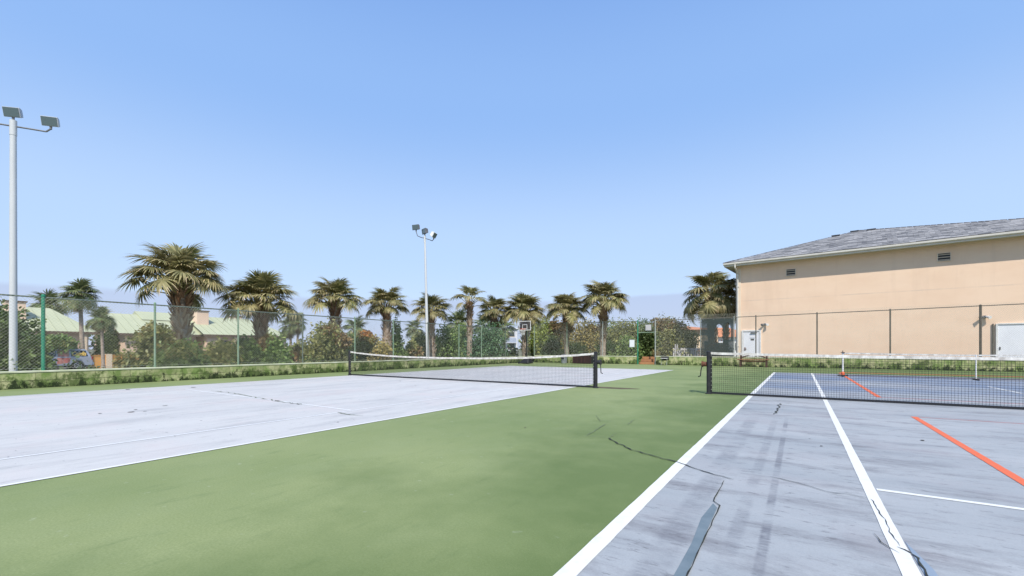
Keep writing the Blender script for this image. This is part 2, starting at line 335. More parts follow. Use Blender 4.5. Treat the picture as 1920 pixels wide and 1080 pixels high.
FR = [(0.066, 0.086, 0.026), (0.185, 0.195, 0.062), (0.380, 0.345, 0.150), (0.600, 0.460, 0.270)]
M_frond = leaf_mat('sabal_frond', FR, 0.34)
M_frond_old = leaf_mat('dry_sabal_frond', [(0.20, 0.145, 0.07), (0.28, 0.20, 0.10), (0.33, 0.23, 0.125), (0.25, 0.15, 0.08)], 0.15)
M_frond_far = leaf_mat('green_fan_frond', [(0.06, 0.105, 0.035), (0.115, 0.165, 0.055), (0.19, 0.22, 0.085), (0.34, 0.29, 0.15)], 0.22)
LEAF = {
 'olive': leaf_mat('olive_leaf', [(0.058, 0.074, 0.022), (0.136, 0.158, 0.048), (0.258, 0.270, 0.085), (0.396, 0.354, 0.147)]),
 'dark': leaf_mat('dark_leaf', [(0.023, 0.042, 0.014), (0.060, 0.098, 0.028), (0.114, 0.172, 0.049), (0.205, 0.254, 0.078)]),
 'green': leaf_mat('green_leaf', [(0.045, 0.090, 0.022), (0.104, 0.180, 0.045), (0.191, 0.288, 0.076), (0.343, 0.405, 0.147)]),
 'blue': leaf_mat('blue_green_leaf', [(0.025, 0.070, 0.035), (0.064, 0.143, 0.071), (0.125, 0.244, 0.114), (0.258, 0.385, 0.189)]),
 'lime': leaf_mat('lime_leaf', [(0.102, 0.150, 0.026), (0.223, 0.300, 0.051), (0.382, 0.450, 0.092), (0.537, 0.527, 0.155)]),
 'russet': leaf_mat('russet_leaf', [(0.128, 0.090, 0.045), (0.225, 0.150, 0.068), (0.315, 0.180, 0.083), (0.180, 0.188, 0.075)]),
 'gold': leaf_mat('olive_gold_leaf', [(0.095, 0.090, 0.027), (0.215, 0.188, 0.058), (0.371, 0.306, 0.100), (0.494, 0.374, 0.147)]),
 'orange': leaf_mat('orange_bract', [(0.45, 0.15, 0.035), (0.60, 0.25, 0.06), (0.66, 0.34, 0.11), (0.20, 0.16, 0.06)]),
 'straw': leaf_mat('straw_blade', [(0.34, 0.26, 0.11), (0.42, 0.33, 0.15), (0.30, 0.28, 0.10), (0.48, 0.38, 0.20)]),
 'brown': leaf_mat('red_brown_twig', [(0.13, 0.055, 0.030), (0.20, 0.085, 0.045), (0.26, 0.12, 0.065), (0.16, 0.09, 0.045)]),
}

# ------------------------------------------------------------------ ground and courts
def sheet(name, x0, y0, x1, y1, z, m, parent=None):
    return MB().quad((x0, y0, z), (x1, y0, z), (x1, y1, z), (x0, y1, z)).build(name, m, parent)
struct(sheet('ground', -900, -900, 900, 900, Z0, M_ground))
struct(sheet('parking_lot', -56.5, -30, -30, 60, Z0 + 0.006, M_asphalt))

slab = struct(MB().box((-17.55, -9, Z0 - 0.2), (15, 30.6, 0.0)).build('court_slab', M_green))
def onslab(name, mb, m): return mb.build(name, m, slab)
def strip(pts, w):
    """flat strip along a polyline at one height"""
    mb = MB(); L = []
    for i, p in enumerate(pts):
        p = Vector(p); a = Vector(pts[max(i - 1, 0)]); b = Vector(pts[min(i + 1, len(pts) - 1)])
        d = b - a; n = Vector((-d.y, d.x, 0)).normalized(); ww = (w[i] if isinstance(w, (list, tuple)) else w) / 2
        L.append((p + n * ww, p - n * ww))
    for (a, b), (c, d) in zip(L[:-1], L[1:]): mb.quad(b, d, c, a)
    return mb
# the two blue playing rectangles
RX0, RX1, RY1 = -0.97, 9.9, 22.78
LX0, LX1 = -14.85, -5.18
sheet('court_paint', RX0, -0.9, RX1, RY1, 0.003, M_blueR, slab)
sheet('court_paint', LX0, -0.9, LX1, 22.6, 0.003, M_blueL, slab)
def line(x0, y0, x1, y1, w, m, z=0.0060, name='white_line'):
    n = max(3, int(math.hypot(x1 - x0, y1 - y0) / 0.12))            # hand-rolled edges wander slightly
    pts = [(x0 + (x1 - x0) * i / n, y0 + (y1 - y0) * i / n, z) for i in range(n + 1)]
    return onslab(name, strip(pts, [w * rng.uniform(.95, 1.04) for _ in pts]), m)
line(-0.925, -0.9, -0.925, 22.78, 0.095, M_white)
line(0.445, -0.9, 0.445, 22.70, 0.075, M_white, 0.0062)
line(8.40, -0.9, 8.40, 22.70, 0.075, M_white, 0.0062)
line(9.85, -0.9, 9.85, 22.78, 0.09, M_white)
line(0.49, 4.32, 8.36, 4.32, 0.055, M_white)
line(-0.87, 22.745, 9.80, 22.745, 0.07, M_white)
line(4.42, 4.35, 4.42, 17.6, 0.05, M_white)
line(0.49, 17.65, 8.36, 17.65, 0.05, M_wornwhite)
line(-5.205, -0.9, -5.205, 22.6, 0.055, M_white)
line(-6.45, -0.9, -6.45, 22.55, 0.045, M_wornwhite)
line(-13.5, -0.9, -13.5, 22.55, 0.045, M_wornwhite)
line(-14.83, -0.9, -14.83, 22.6, 0.05, M_wornwhite)
line(-13.45, 5.05, -6.50, 4.90, 0.05, M_wornwhite)
line(-14.8, 22.57, -5.26, 22.57, 0.06, M_wornwhite)
line(1.50, 1.0, 1.50, 9.22, 0.075, M_orange, 0.0066, 'orange_line')
line(1.545, 9.195, 9.0, 9.195, 0.02, M_red, 0.0066, 'red_line')
line(1.46, 12.45, 1.46, 23.9, 0.09, M_orange, 0.0066, 'orange_line')
line(1.51, 24.3, 9.6, 24.3, 0.22, M_orange, 0.0066, 'orange_line')
line(1.51, 12.45, 9.0, 12.45, 0.03, M_red, 0.0066, 'red_line')
line(0.55, 21.8, 9.0, 21.8, 0.05, M_red, 0.0066, 'red_line')

def crack(pts, w, m=M_crack, z=0.0095, jag=0.012, sub=7):
    out = []; ws = []
    for (x0, y0), (x1, y1) in zip(pts[:-1], pts[1:]):
        L = math.hypot(x1 - x0, y1 - y0); k = max(2, min(sub, int(L / 0.05)))
        for i in range(k):
            t = i / k; out.append((x0 + (x1 - x0) * t + rng.uniform(-jag, jag), y0 + (y1 - y0) * t + rng.uniform(-jag, jag), z)); ws.append(w * rng.uniform(0.45, 1.4))
    out.append((*pts[-1], z)); ws.append(w * 0.2); ws[0] = w * 0.25
    return onslab('crack', strip(out, ws), m)
crack([(-1.92, 5.05), (-1.78, 4.9), (-1.7, 4.81), (-1.44, 4.57), (-1.19, 4.44), (-0.96, 4.32), (-0.7, 4.13), (-0.45, 4.0)], 0.016)
crack([(-2.19, 5.03), (-1.92, 5.05)], 0.009, M_hair); crack([(-1.92, 5.05), (-1.93, 5.4)], 0.009, M_hair); crack([(-2.19, 5.03), (-2.3, 6.0)], 0.010, M_hair)
crack([(-2.01, 6.08), (-2.08, 6.59)], 0.010, M_hair); crack([(-2.75, 6.7), (-2.45, 6.15), (-2.3, 6.3)], 0.009, M_hair)
crack([(-0.51, 3.94), (-0.505, 3.36), (-0.455, 3.29), (-0.45, 3.15), (-0.445, 2.53), (-0.44, 2.0), (-0.43, 1.4)], 0.007, jag=0.003)
onslab('crack_patch', MB().quad((-0.463, 3.24, 0.0055), (-0.50, 3.32, 0.0055), (-0.52, 3.0, 0.0055), (-0.497, 2.58, 0.0055), (-0.497, 1.5, 0.0055), (-0.435, 1.5, 0.0055), (-0.452, 2.65, 0.0055)), M_patch)
crack([(-0.20, 4.26), (-0.07, 4.21), (0.06, 4.14), (0.17, 4.04), (0.28, 4.05), (0.41, 4.03)], 0.008, jag=0.008)
crack([(0.428, 4.02), (0.437, 3.69), (0.448, 3.54), (0.442, 3.36), (0.455, 3.14)], 0.0045, jag=0.006, sub=14)
crack([(0.445, 3.12), (0.48, 3.08), (0.505, 3.02), (0.50, 2.93), (0.505, 2.82), (0.51, 2.6)], 0.010, jag=0.006, sub=10)
crack([(0.35, 3.27), (0.38, 3.15), (0.44, 3.03)], 0.005)
onslab('crack_patch', MB().quad((0.49, 3.25, 0.0055), (0.545, 2.9, 0.0055), (0.56, 2.5, 0.0055), (0.50, 2.5, 0.0055)), M_patch2)
crack([(-0.3, 10.03), (-0.33, 9.5), (-0.31, 9.05), (-0.34, 8.29)], 0.022, jag=0.03)
crack([(-12.41, 5.24), (-11.23, 5.22), (-9.88, 5.02), (-8.92, 4.96), (-7.94, 4.88)], 0.022, M_hair, jag=0.05, sub=12)
crack([(-6.45, 4.6), (-6.1, 4.55), (-5.8, 4.6)], 0.02, M_hair)
crack([(-1.0, 10.2), (-0.2, 10.5), (0.4, 10.2)], 0.012, M_hair, jag=0.03)
for (x, y, s) in ((-8.9, 4.95, .10), (-8.3, 4.9, .06), (-8.0, 4.85, .05), (-9.6, 2.4, .06), (-9.4, 2.75, .08), (-9.7, 2.9, .05), (-9.3, 2.9, .04), (-9.9, 3.4, .07), (-11.5, 0.6, .10), (-7.1, 8.2, .05), (-9.2, 9.1, .05),
                  (-13.9, 5.4, .12), (-14.6, 4.2, .12), (-5.6, 4.0, .03), (-10.9, 10.1, .08), (-10.2, 11.8, .08), (0.2, 5.9, .03), (0.1, 6.3, .02), (1.2, 6.9, .04), (-3.1, 5.1, .03)):
    pts = [(x + s * math.cos(a) * rng.uniform(.3, .7), y + .8 * s * math.sin(a) * rng.uniform(.4, 1)  , 0.0095) for a in [i * 2 * math.pi / 6 for i in range(6)]]
    onslab('litter_fleck', MB().quad(*pts), M_leaf_litter)
# rusty stain beside the left net's near post
pts = [(-4.25 + 0.62 * math.cos(a) * (1 + 0.3 * math.sin(3 * a)), 11.50 + 0.26 * math.sin(a) * (1 + 0.25 * math.cos(2 * a)), 0.004) for a in [i * 2 * math.pi / 28 for i in range(28)]]
onslab('rust_stain', MB().quad(*pts), M_rust)

# ------------------------------------------------------------------ low block walls
def block_mesh(w, d, h):
    e = 0.004; mb = MB()
    b = [(0, 0, 0), (w, 0, 0), (w, d, 0), (0, d, 0)]
    mb.hexa([(0, e, e), (w, e, e), (w, d, e), (0, d, e)], [(0, e, h - e), (w, e, h - e), (w, d, h - e), (0, d, h - e)])
    mb.hexa([(e, 0, e), (w - e, 0, e), (w - e, e, e), (e, e, e)], [(e, 0, h - e), (w - e, 0, h - e), (w - e, e, h - e), (e, e, h - e)])
    me = mb.mesh('block'); me.materials.append(M_wall); return me
def block_wall(name, label, A, B, height, cap=0.05):
    """A -> B runs left to right as seen from the court; blocks face the court"""
    A, B = Vector((*A, 0)), Vector((*B, 0)); L = (B - A).length; d = (B - A) / L
    t = thing(name, label, 'wall', A); ang = math.atan2(d.y, d.x)
    bw, bh = 0.405, (height - cap) / 2; me = block_mesh(bw - 0.003, 0.19, bh - 0.002); half = block_mesh(bw / 2 - 0.003, 0.19, bh - 0.002)
    for r in range(2):
        x = 0.0; first = (r == 1)
        while x < L - 0.05:
            ww = bw / 2 if first else bw
            if x + ww > L: ww = bw / 2
            o = bpy.data.objects.new('block', half if ww < bw else me); C.objects.link(o); o.parent = t
            o.location = d * x + Vector((-d.y, d.x, 0)) * rng.uniform(-0.004, 0.004) + Vector((0, 0, r * bh + 0.001)); o.rotation_euler = (0, 0, ang)
            x += ww; first = False
    n = Vector((-d.y, d.x, 0))
    MB().obox(A + n * 0.06, d * L, n * 0.10, (0, 0, height - cap - 0.002)).build('mortar_core', M_cap, t)
    MB().obox(A - n * 0.015 + Vector((0, 0, height - cap + 0.001)), d * L, n * 0.225, (0, 0, cap)).build('cap', M_cap, t, bevel=0.008)
    return t
WX, FY = -17.3, 29.4
block_wall('block_wall', 'long low green mildewed block wall under the left fence', (WX, -6.5), (WX, 29.5), 0.47)
block_wall('block_wall', 'low green mildewed block wall behind the basketball hoop, left of the gate opening', (-17.05, FY), (-9.18, FY), 0.55)
block_wall('block_wall', 'low green mildewed block wall behind the bench, right of the gate opening', (-7.88, FY), (14.6, FY), 0.57)

# ------------------------------------------------------------------ chain-link fences
def chain_link(A, B, z0, zA, zB, off, pitch=0.060, r=0.0018):
    """diagonal wires both ways; off: offset along the normal"""
    A, B = Vector((*A, 0)), Vector((*B, 0)); L = (B - A).length; d = (B - A) / L; n = Vector((-d.y, d.x, 0)); step = pitch * math.sqrt(2)
    V = []; F = []
    def wire(x0, h0, x1, h1, o):
        p0 = A + d * x0 + n * (off + o); p0.z = h0; p1 = A + d * x1 + n * (off - o); p1.z = h1
        e = (p1 - p0).normalized(); a = e.cross(n).normalized() * r; b = n * r; k = len(V)
        for p in (p0, p1):
            V.extend([tuple(p + a), tuple(p - a * 0.5 + b * 0.87), tuple(p - a * 0.5 - b * 0.87)])
        for i in range(3): j = (i + 1) % 3; F.append((k + i, k + j, k + 3 + j, k + 3 + i))
    H = max(zA, zB) - z0; s = -H
    top = lambda x: zA + (zB - zA) * x / L
    while s < L:
        for sg in (1, -1):
            if sg == 1: a0, b0 = (s, z0), (s + H, z0 + H)
            else: a0, b0 = (s + H, z0), (s, z0 + H)
            # clip to 0..L
            (xa, ha), (xb, hb) = a0, b0
            def clipx(xa, ha, xb, hb):
                if xa > xb: xa, ha, xb, hb = xb, hb, xa, ha
                if xb < 0 or xa > L: return None
                if xa < 0: ha += (hb - ha) * (0 - xa) / (xb - xa); xa = 0
                if xb > L: hb += (ha - hb) * (xb - L) / (xb - xa); xb = L
                return xa, ha, xb, hb
            c = clipx(xa, ha, xb, hb)
            if c and c[2] - c[0] > 0.02: wire(*c, 0.0016 * sg)
        s += step
    mb = MB(); mb.v = V; mb.f = F; mb.c = [0] * len(F); return mb
def post(parent, x, y, z0, z1, r, m):
    mb = MB(); mb.tube((x, y, z0), (x, y, z1), r, r, 10); mb.lathe((x, y, z1 - 0.004), [(r * 1.15, 0), (r * 1.15, 0.03), (r * 0.5, 0.06)], 10)
    return mb.build('post', m, parent, smooth=True)
fl = thing('chain_link_fence', 'tall green chain-link fence along the left side above the low wall', 'fence', (WX - 0.1, 3, 0.47))
FH = 2.50
ys = [-4.44, -1.9, 0.64, 3.18, 5.69, 8.21, 10.74, 13.33, 15.66, 18.18, 20.86, 23.13, 25.95, 28.9]
for i, y in enumerate(ys): post(fl, WX - 0.1, y, 0.40, FH, 0.042 if y == 3.18 else 0.03, M_gpost if y == 3.18 else (M_gpost2 if i % 3 else M_rail))
MB().tube((WX - 0.1, -6.4, FH - 0.03), (WX - 0.1, 29.5, FH - 0.03), 0.021, n=8).build('top_rail', M_rail, fl, smooth=True)
MB().tube((WX - 0.1, -6.4, 0.53), (WX - 0.1, 29.5, 0.53), 0.004, n=5).build('tension_wire', M_wire, fl)
chain_link((WX - 0.06, -6.4), (WX - 0.06, 29.4), 0.50, FH - 0.02, FH - 0.02, 0.0).build('chain_link_mesh', M_wire, fl, kind='stuff')

def far_fence(label, x0, x1, posts, hA, hB, mats, sub=None):
    t = thing('chain_link_fence', label, 'fence', ((x0 + x1) / 2, FY + 0.1, 0.56)); top = lambda x: hA + (hB - hA) * (x - x0) / (x1 - x0)
    for x, m, r in posts: post(t, x, FY + 0.1, 0.0 if r > 0.04 else 0.45, top(x) - 0.02, r, m)
    MB().tube((x0, FY + 0.1, hA - 0.03), (x1, FY + 0.1, hB - 0.03), 0.021, n=8).build('top_rail', mats, t, smooth=True)
    chain_link((x0, FY + 0.06), (x1, FY + 0.06), 0.58, hA - 0.02, hB - 0.02, 0.0).build('chain_link_mesh', M_wire, t, kind='stuff')
    return t
far_fence('chain-link fence behind the basketball hoop, ending at the gate opening', -17.2, -9.1, [(-17.1, M_gpost2, .03), (-14.34, M_gpost2, .03), (-11.58, M_galv, .03), (-9.1, M_gpost, .041)], 2.98, 2.93, M_rail)
fr = far_fence('chain-link fence in front of the peach building, right of the gate opening', -7.94, 14.4,
    [(-7.94, M_galv, .042), (-5.16, M_galv, .03), (-3.29, M_galv, .03), (-2.14, M_brpost, .032), (0.81, M_brpost, .036), (3.89, M_brpost, .036), (7.15, M_brpost, .05), (10.3, M_brpost, .036), (13.4, M_brpost, .036)], 2.90, 3.20, M_brpost)
gt = thing('gate_frame', 'green gate frame bridging the opening in the far low wall', 'gate', (-8.5, FY + 0.1, 0))
MB().tube((-9.05, FY + 0.1, 2.12), (-7.98, FY + 0.1, 2.12), 0.022).build('header_bar', M_gpost2, gt, smooth=True)
MB().tube((-9.05, FY + 0.1, 2.86), (-7.98, FY + 0.1, 2.86), 0.02).build('top_rail', M_rail, gt, smooth=True)
chain_link((-9.05, FY + 0.08), (-7.98, FY + 0.08), 2.14, 2.85, 2.85, 0.0).build('chain_link_mesh', M_wire, gt, kind='stuff')
sg = thing('notice_sign', 'small white notice hung on the fence just left of the gate', 'sign', (-9.45, FY - 0.02, 1.2))
MB().box((-9.62, FY - 0.01, 1.16), (-9.30, FY + 0.005, 1.63)).build('panel', M_sign, sg, bevel=0.004)
MB().box((-9.645, FY + 0.008, 1.135), (-9.275, FY + 0.022, 1.655)).build('backing', M_galv, sg)
sg = thing('notice_sign', 'faded grey sign plate wired above the gate header', 'sign', (-8.35, FY + 0.02, 2.3))
MB().box((-8.55, FY + 0.02, 2.26), (-8.20, FY + 0.035, 2.62)).build('panel', M_picket, sg, bevel=0.004)
MB().box((-8.57, FY + 0.037, 2.24), (-8.18, FY + 0.048, 2.64)).build('backing', M_galv, sg)

# windscreen cloth with two arched vents, tied to the fence beside the building
ws = thing('windscreen_cloth', 'dark windscreen cloth with two arched vents on the fence beside the building', 'cloth', (-4.2, FY + 0.03, 0.6))
def arch_panel(x0, x1, z0, z1, arches, y):
    """rectangle minus arches, by vertical strips"""
    mb = MB(); n = 90
    for i in range(n):
        xa, xb = x0 + (x1 - x0) * i / n, x0 + (x1 - x0) * (i + 1) / n; xm = (xa + xb) / 2; hole = None
        for (c, w, b, s, tp) in arches:
            if abs(xm - c) < w: hole = (b, s + (tp - s) * math.sqrt(1 - ((xm - c) / w) ** 2))
        yy = y + 0.015 * math.sin(xm * 5)
        for (za, zb) in ([(z0, z1)] if not hole else [(z0, hole[0]), (hole[1], z1)]):
            mb.quad((xa, yy, za), (xb, yy, za), (xb, yy, zb), (xa, yy, zb))
    return mb
cl = arch_panel(-5.10, -3.32, 0.60, 2.88, [(-4.11, 0.24, 1.42, 2.0, 2.55), (-3.62, 0.17, 1.60, 2.0, 2.62)], FY + 0.02).build('cloth', M_screen, ws)
sm = cl.modifiers.new('thick', 'SOLIDIFY'); sm.thickness = 0.003
for x in (-5.0, -4.4, -3.8, -3.4):
    MB().lathe((x, FY + 0.02, 2.83), [(0.012, 0), (0.016, 0.01), (0.012, 0.02)], 8).build('grommet', M_galv, ws)

# ------------------------------------------------------------------ nets
def tennis_net(label, X0, X1, Y, hp, hc, crank_side, sag=2.0, strap=True, reel_mat=None):
    t = thing('tennis_net', label, 'net', ((X0 + X1) / 2, Y, 0)); xm = (X0 + X1) / 2; hw = (X1 - X0) / 2
    top = lambda x: hc + (hp - hc) * abs((x - xm) / hw) ** sag
    for x in (X0, X1):
        q = MB(); q.tube((x, Y, -0.05), (x, Y, hp - 0.01), 0.046, 0.046, 16); q.lathe((x, Y, hp - 0.012), [(0.050, 0), (0.050, 0.02), (0.03, 0.035)], 16); q.lathe((x, Y, 0.001), [(0.075, 0), (0.075, 0.012), (0.048, 0.03)], 16)
        p = q.build('net_post', M_black, t, smooth=True)
        sgn = 1 if x == X0 else -1
        MB().box((x + sgn * 0.046 - 0.006, Y - 0.012, 0.06), (x + sgn * 0.046 + 0.006, Y + 0.012, hp - 0.06)).build('lacing_bar', M_black, p)
        q = MB()
        for k in range(9):
            z = 0.10 + k * (hp - 0.2) / 8; q.lathe((x + sgn * 0.058, Y - 0.005, z), [(0.009, 0), (0.012, 0.008), (0.009, 0.016)], 6)
        q.build('lacing_hooks', M_wire, p, kind='stuff')
    xs = crank_side; sgn = -1 if xs == X0 else 1
    q = MB(); q.tube((xs + sgn * 0.045, Y, 0.70), (xs + sgn * 0.12, Y, 0.70), 0.055, 0.055, 12); q.tube((xs + sgn * 0.12, Y, 0.70), (xs + sgn * 0.15, Y, 0.70), 0.075, 0.07, 12)
    c = q.build('reel', reel_mat or M_rusty, t, smooth=True)
    MB().path([(xs + sgn * 0.135, Y - 0.02, 0.70), (xs + sgn * 0.16, Y - 0.05, 0.55), (xs + sgn * 0.17, Y - 0.06, 0.42), (xs + sgn * 0.22, Y - 0.06, 0.40)], 0.013).build('crank_handle', M_plastic, c, smooth=True)
    a, b = X0 + 0.05, X1 - 0.05; n = int((b - a) / 0.045)
    q = MB(); r = 0.0021
    def cordv(x, z0, z1):
        k = len(q.v)
        for z in (z0, z1): q.v += [(x - r, Y - r, z), (x + r, Y - r, z), (x, Y + r, z)]
        for i in range(3): j = (i + 1) % 3; q.f.append((k + i, k + j, k + 3 + j, k + 3 + i)); q.c.append(0)
    wob = lambda x: 0.0
    for i in range(n + 1):
        x = a + (b - a) * i / n; cordv(x, 0.03, top(x) - 0.03)
    rows = 21; seg = 24
    for j in range(rows):
        for i in range(seg):
            xa, xb = a + (b - a) * i / seg, a + (b - a) * (i + 1) / seg
            za = 0.03 + (top(xa) - 0.06) * j / (rows - 1); zb = 0.03 + (top(xb) - 0.06) * j / (rows - 1); k = len(q.v)
            for x, z in ((xa, za), (xb, zb)): q.v += [(x, Y - r * 1.2, z - r), (x, Y - r * 1.2, z + r), (x, Y + r, z)]
            for m in range(3): o = (m + 1) % 3; q.f.append((k + m, k + o, k + 3 + o, k + 3 + m)); q.c.append(0)
    q.build('netting', M_cord, t, kind='stuff')
    def band(z_of, h, th, name, m, seg=60, jit=0.0):
        q = MB(); L = []
        for i in range(seg + 1):
            x = a + (b - a) * i / seg; z = z_of(x) + rng.uniform(-jit, jit)
            L.append([(x, Y - th, z), (x, Y + th, z), (x, Y + th * 0.7, z + h), (x, Y - th * 0.7, z + h)])
        k0 = len(q.v)
        for l in L: q.v += l
        for i in range(seg):
            for m_ in range(4): o = (m_ + 1) % 4; q.f.append((k0 + i*4 + m_, k0 + i*4 + o, k0 + (i+1)*4 + o, k0 + (i+1)*4 + m_)); q.c.append(0)
        return q.build(name, m, t)
    band(lambda x: top(x) - 0.055, 0.055, 0.008, 'top_tape', M_tape, 90, 0.003)
    band(lambda x: 0.008, 0.042, 0.010, 'bottom_band', M_cord)
    for x in (a + 0.005, b - 0.005): MB().box((x - 0.02, Y - 0.006, 0.02), (x + 0.02, Y + 0.006, top(x) - 0.05)).build('side_band', M_cord, t)
    if strap: MB().box((xm - 0.025, Y - 0.013, 0.0), (xm + 0.025, Y - 0.0105, top(xm) + 0.002)).build('centre_strap', M_tape, t)
    return t
tennis_net('black tennis net with white tape across the near right blue-grey court', -1.80, 9.9, 11.30, 0.985, 0.915, -1.80)
tennis_net('sagging black tennis net across the pale bleached left court', -15.05, -4.62, 11.28, 0.96, 0.775, -4.62, sag=2.6, strap=False, reel_mat=M_plastic)

# portable low net of the orange-lined court
pb = thing('portable_net', 'low portable net with white uprights standing beyond the right tennis net', 'net', (4.75, 20.95, 0)); PX0, PX1, PY = 1.38, 8.12, 20.95
for x in (PX0, PX1):
    u = MB().tube((x, PY, 0.06), (x, PY, 0.90), 0.028).build('upright', M_whiteframe, pb, smooth=True)
    q = MB(); q.box((x - 0.06, PY - 0.06, 0.90), (x + 0.06, PY + 0.06, 0.925)); q.tube((x, PY, 0.92), (x, PY, 0.99), 0.012); q.build('cap', M_plastic, u)
    q = MB(); q.tube((x - 0.16, PY - 0.05, 0.05), (x + 0.16, PY + 0.03, 0.05), 0.03); q.tube((x, PY - 0.38, 0.045), (x, PY + 0.38, 0.045), 0.028); q.build('foot', M_plastic, pb, smooth=True)
    MB().lathe((x, PY, 0.075), [(0.06, 0), (0.055, 0.07), (0.035, 0.11)], 10).build('foot_bracket', M_orange, pb)
xm = 4.97; u = MB().tube((xm, PY, 0.05), (xm, PY, 0.86), 0.02).build('centre_support', M_whiteframe, pb, smooth=True)
MB().tube((xm, PY - 0.3, 0.03), (xm, PY + 0.3, 0.03), 0.025).build('foot', M_plastic, pb, smooth=True)
MB().tube((PX0, PY, 0.06), (PX1, PY, 0.06), 0.012).build('bottom_bar', M_plastic, pb, smooth=True)
q = MB()
for i in range(120):
    x = PX0 + (PX1 - PX0) * i / 120; q.tube((x, PY, 0.12), (x, PY, 0.86), 0.0016, n=3, caps=False)
for j in range(13): q.tube((PX0, PY, 0.12 + j * 0.06), (PX1, PY, 0.12 + j * 0.06), 0.0016, n=3, caps=False)
q.build('netting', M_cord, pb, kind='stuff')
q = MB(); 
for i in range(20):
    xa, xb = PX0 + (PX1 - PX0) * i / 20, PX0 + (PX1 - PX0) * (i + 1) / 20; h = lambda x: 0.86 + 0.05 * abs((x - xm) / 3.5) ** 1.5
    q.hexa([(xa, PY - .006, h(xa) - .05), (xb, PY - .006, h(xb) - .05), (xb, PY + .006, h(xb) - .05), (xa, PY + .006, h(xa) - .05)], [(xa, PY - .006, h(xa)), (xb, PY - .006, h(xb)), (xb, PY + .006, h(xb)), (xa, PY + .006, h(xa))])
q.build('top_tape', M_tape, pb)

# ------------------------------------------------------------------ floodlight poles
def floodlight(parent, p, aim, housing, s=1.0, tilt=25):
    """p: knuckle position; aim: horizontal angle the lamp faces (radians)"""
    R = Euler((rad(-tilt), 0, aim - math.pi / 2)).to_matrix(); P = Vector(p)      # local +Y is the lamp's forward
    w, h, d = 0.30 * s, 0.20 * s, 0.17 * s; up = Vector((0, 0, 0.34 * s)) 
    def T(q): return P + up + R @ Vector(q)
    q = MB(); q.hexa([T((-w*.75, -d, -h*.75)), T((w*.75, -d, -h*.75)), T((w*.75, -d, h*.75)), T((-w*.75, -d, h*.75))][::-1], [T((-w, d*.3, -h)), T((w, d*.3, -h)), T((w, d*.3, h)), T((-w, d*.3, h))][::-1])
    q.hexa([T((-w, d*.3, -h)), T((w, d*.3, -h)), T((w, d*.3, h)), T((-w, d*.3, h))][::-1], [T((-w, d*.62, -h)), T((w, d*.62, -h)), T((w, d*.62, h)), T((-w, d*.62, h))][::-1])
    f = q.build('floodlight', housing, parent, bevel=0.012)
    MB().obox(T((-w*.9, d*.625, -h*.88)), R @ Vector((w*1.8, 0, 0)), R @ Vector((0, 0.012, 0)), R @ Vector((0, 0, h*1.76))).build('lens', M_lens, f)
    q = MB(); q.tube(P, P + Vector((0, 0, 0.16 * s)), 0.04 * s, 0.045 * s, 10); q.obox(P + Vector((-0.04*s, -0.04*s, 0.10*s)), (0.08*s, 0, 0), (0, 0.08*s, 0), (0, 0, 0.14*s)); q.build('knuckle', M_lampdark, f, smooth=False)
    q = MB(); q.obox(T((-w*.3, -d*1.45, -h*.55)), R @ Vector((w*.6, 0, 0)), R @ Vector((0, d*.5, 0)), R @ Vector((0, 0, h*.8))); q.build('ballast_box', housing, f, bevel=0.01)
def light_pole(label, x, y, ztop, armdir, drop, lamps, r0, r1, lean=(0, 0)):
    t = thing('light_pole', label, 'light pole', (x, y, Z0), 'floodlight poles behind the left fence'); top = Vector((x + lean[0], y + lean[1], ztop))
    q = MB(); n = 10
    for i in range(n):
        a = Vector((x, y, Z0)).lerp(top, i / n); b = Vector((x, y, Z0)).lerp(top, (i + 1) / n); q.tube(a, b, r0 + (r1 - r0) * i / n, r0 + (r1 - r0) * (i + 1) / n, 20, caps=(i == n - 1))
    q.tube(top - Vector((0, 0, 0.42)), top, r1 * 1.12, r1 * 1.12, 20); q.lathe((x, y, Z0), [(r0 * 1.9, 0), (r0 * 1.9, 0.05), (r0 * 1.2, 0.12)], 20)
    q.build('pole', M_pole, t, smooth=True)
    A = Vector((math.cos(armdir), math.sin(armdir), 0)); c = top - Vector((0, 0, 0.16)); L = drop['len']; e0 = c - A * L + Vector((0, 0, drop['up'])); e1 = c + A * L + Vector((0, 0, drop['down']))
    q = MB(); q.path([e0 + Vector((0, 0, .28)), e0 + A * 0.10, c.lerp(e0, .45) , c, c.lerp(e1, .5), e1 - A * 0.10, e1 + Vector((0, 0, .10))], 0.022, 8); q.build('crossarm', M_lampdark, t, smooth=True)
    for P, (aim, hs, s, tl) in zip((e0 + Vector((0, 0, .26)), top, e1 + Vector((0, 0, .08))), lamps): floodlight(t, P, aim, hs, s, tl)
    return t
# tall near pole: arm falls to the right in the picture
light_pole('thick pale floodlight pole at the far left beside dark shrubs', -18.6, 2.81, 7.50, rad(56), dict(len=0.80, up=0.02, down=-0.02),
           [(rad(-48), M_lamp, 0.66, 14), (rad(-44), M_lamp, 0.66, 14), (rad(-40), M_lamp, 0.66, 14)], 0.088, 0.068)
light_pole('slim pale floodlight pole rising between the palms in the middle', -18.6, 19.45, 7.80, rad(10), dict(len=0.62, up=0.20, down=-0.20),
           [(rad(-80), M_lampdark, 0.78, 10), (rad(-110), M_lampdark, 0.78, 8), (rad(20), M_whiteframe, 0.78, 30)], 0.105, 0.055, lean=(-0.17, -0.11))

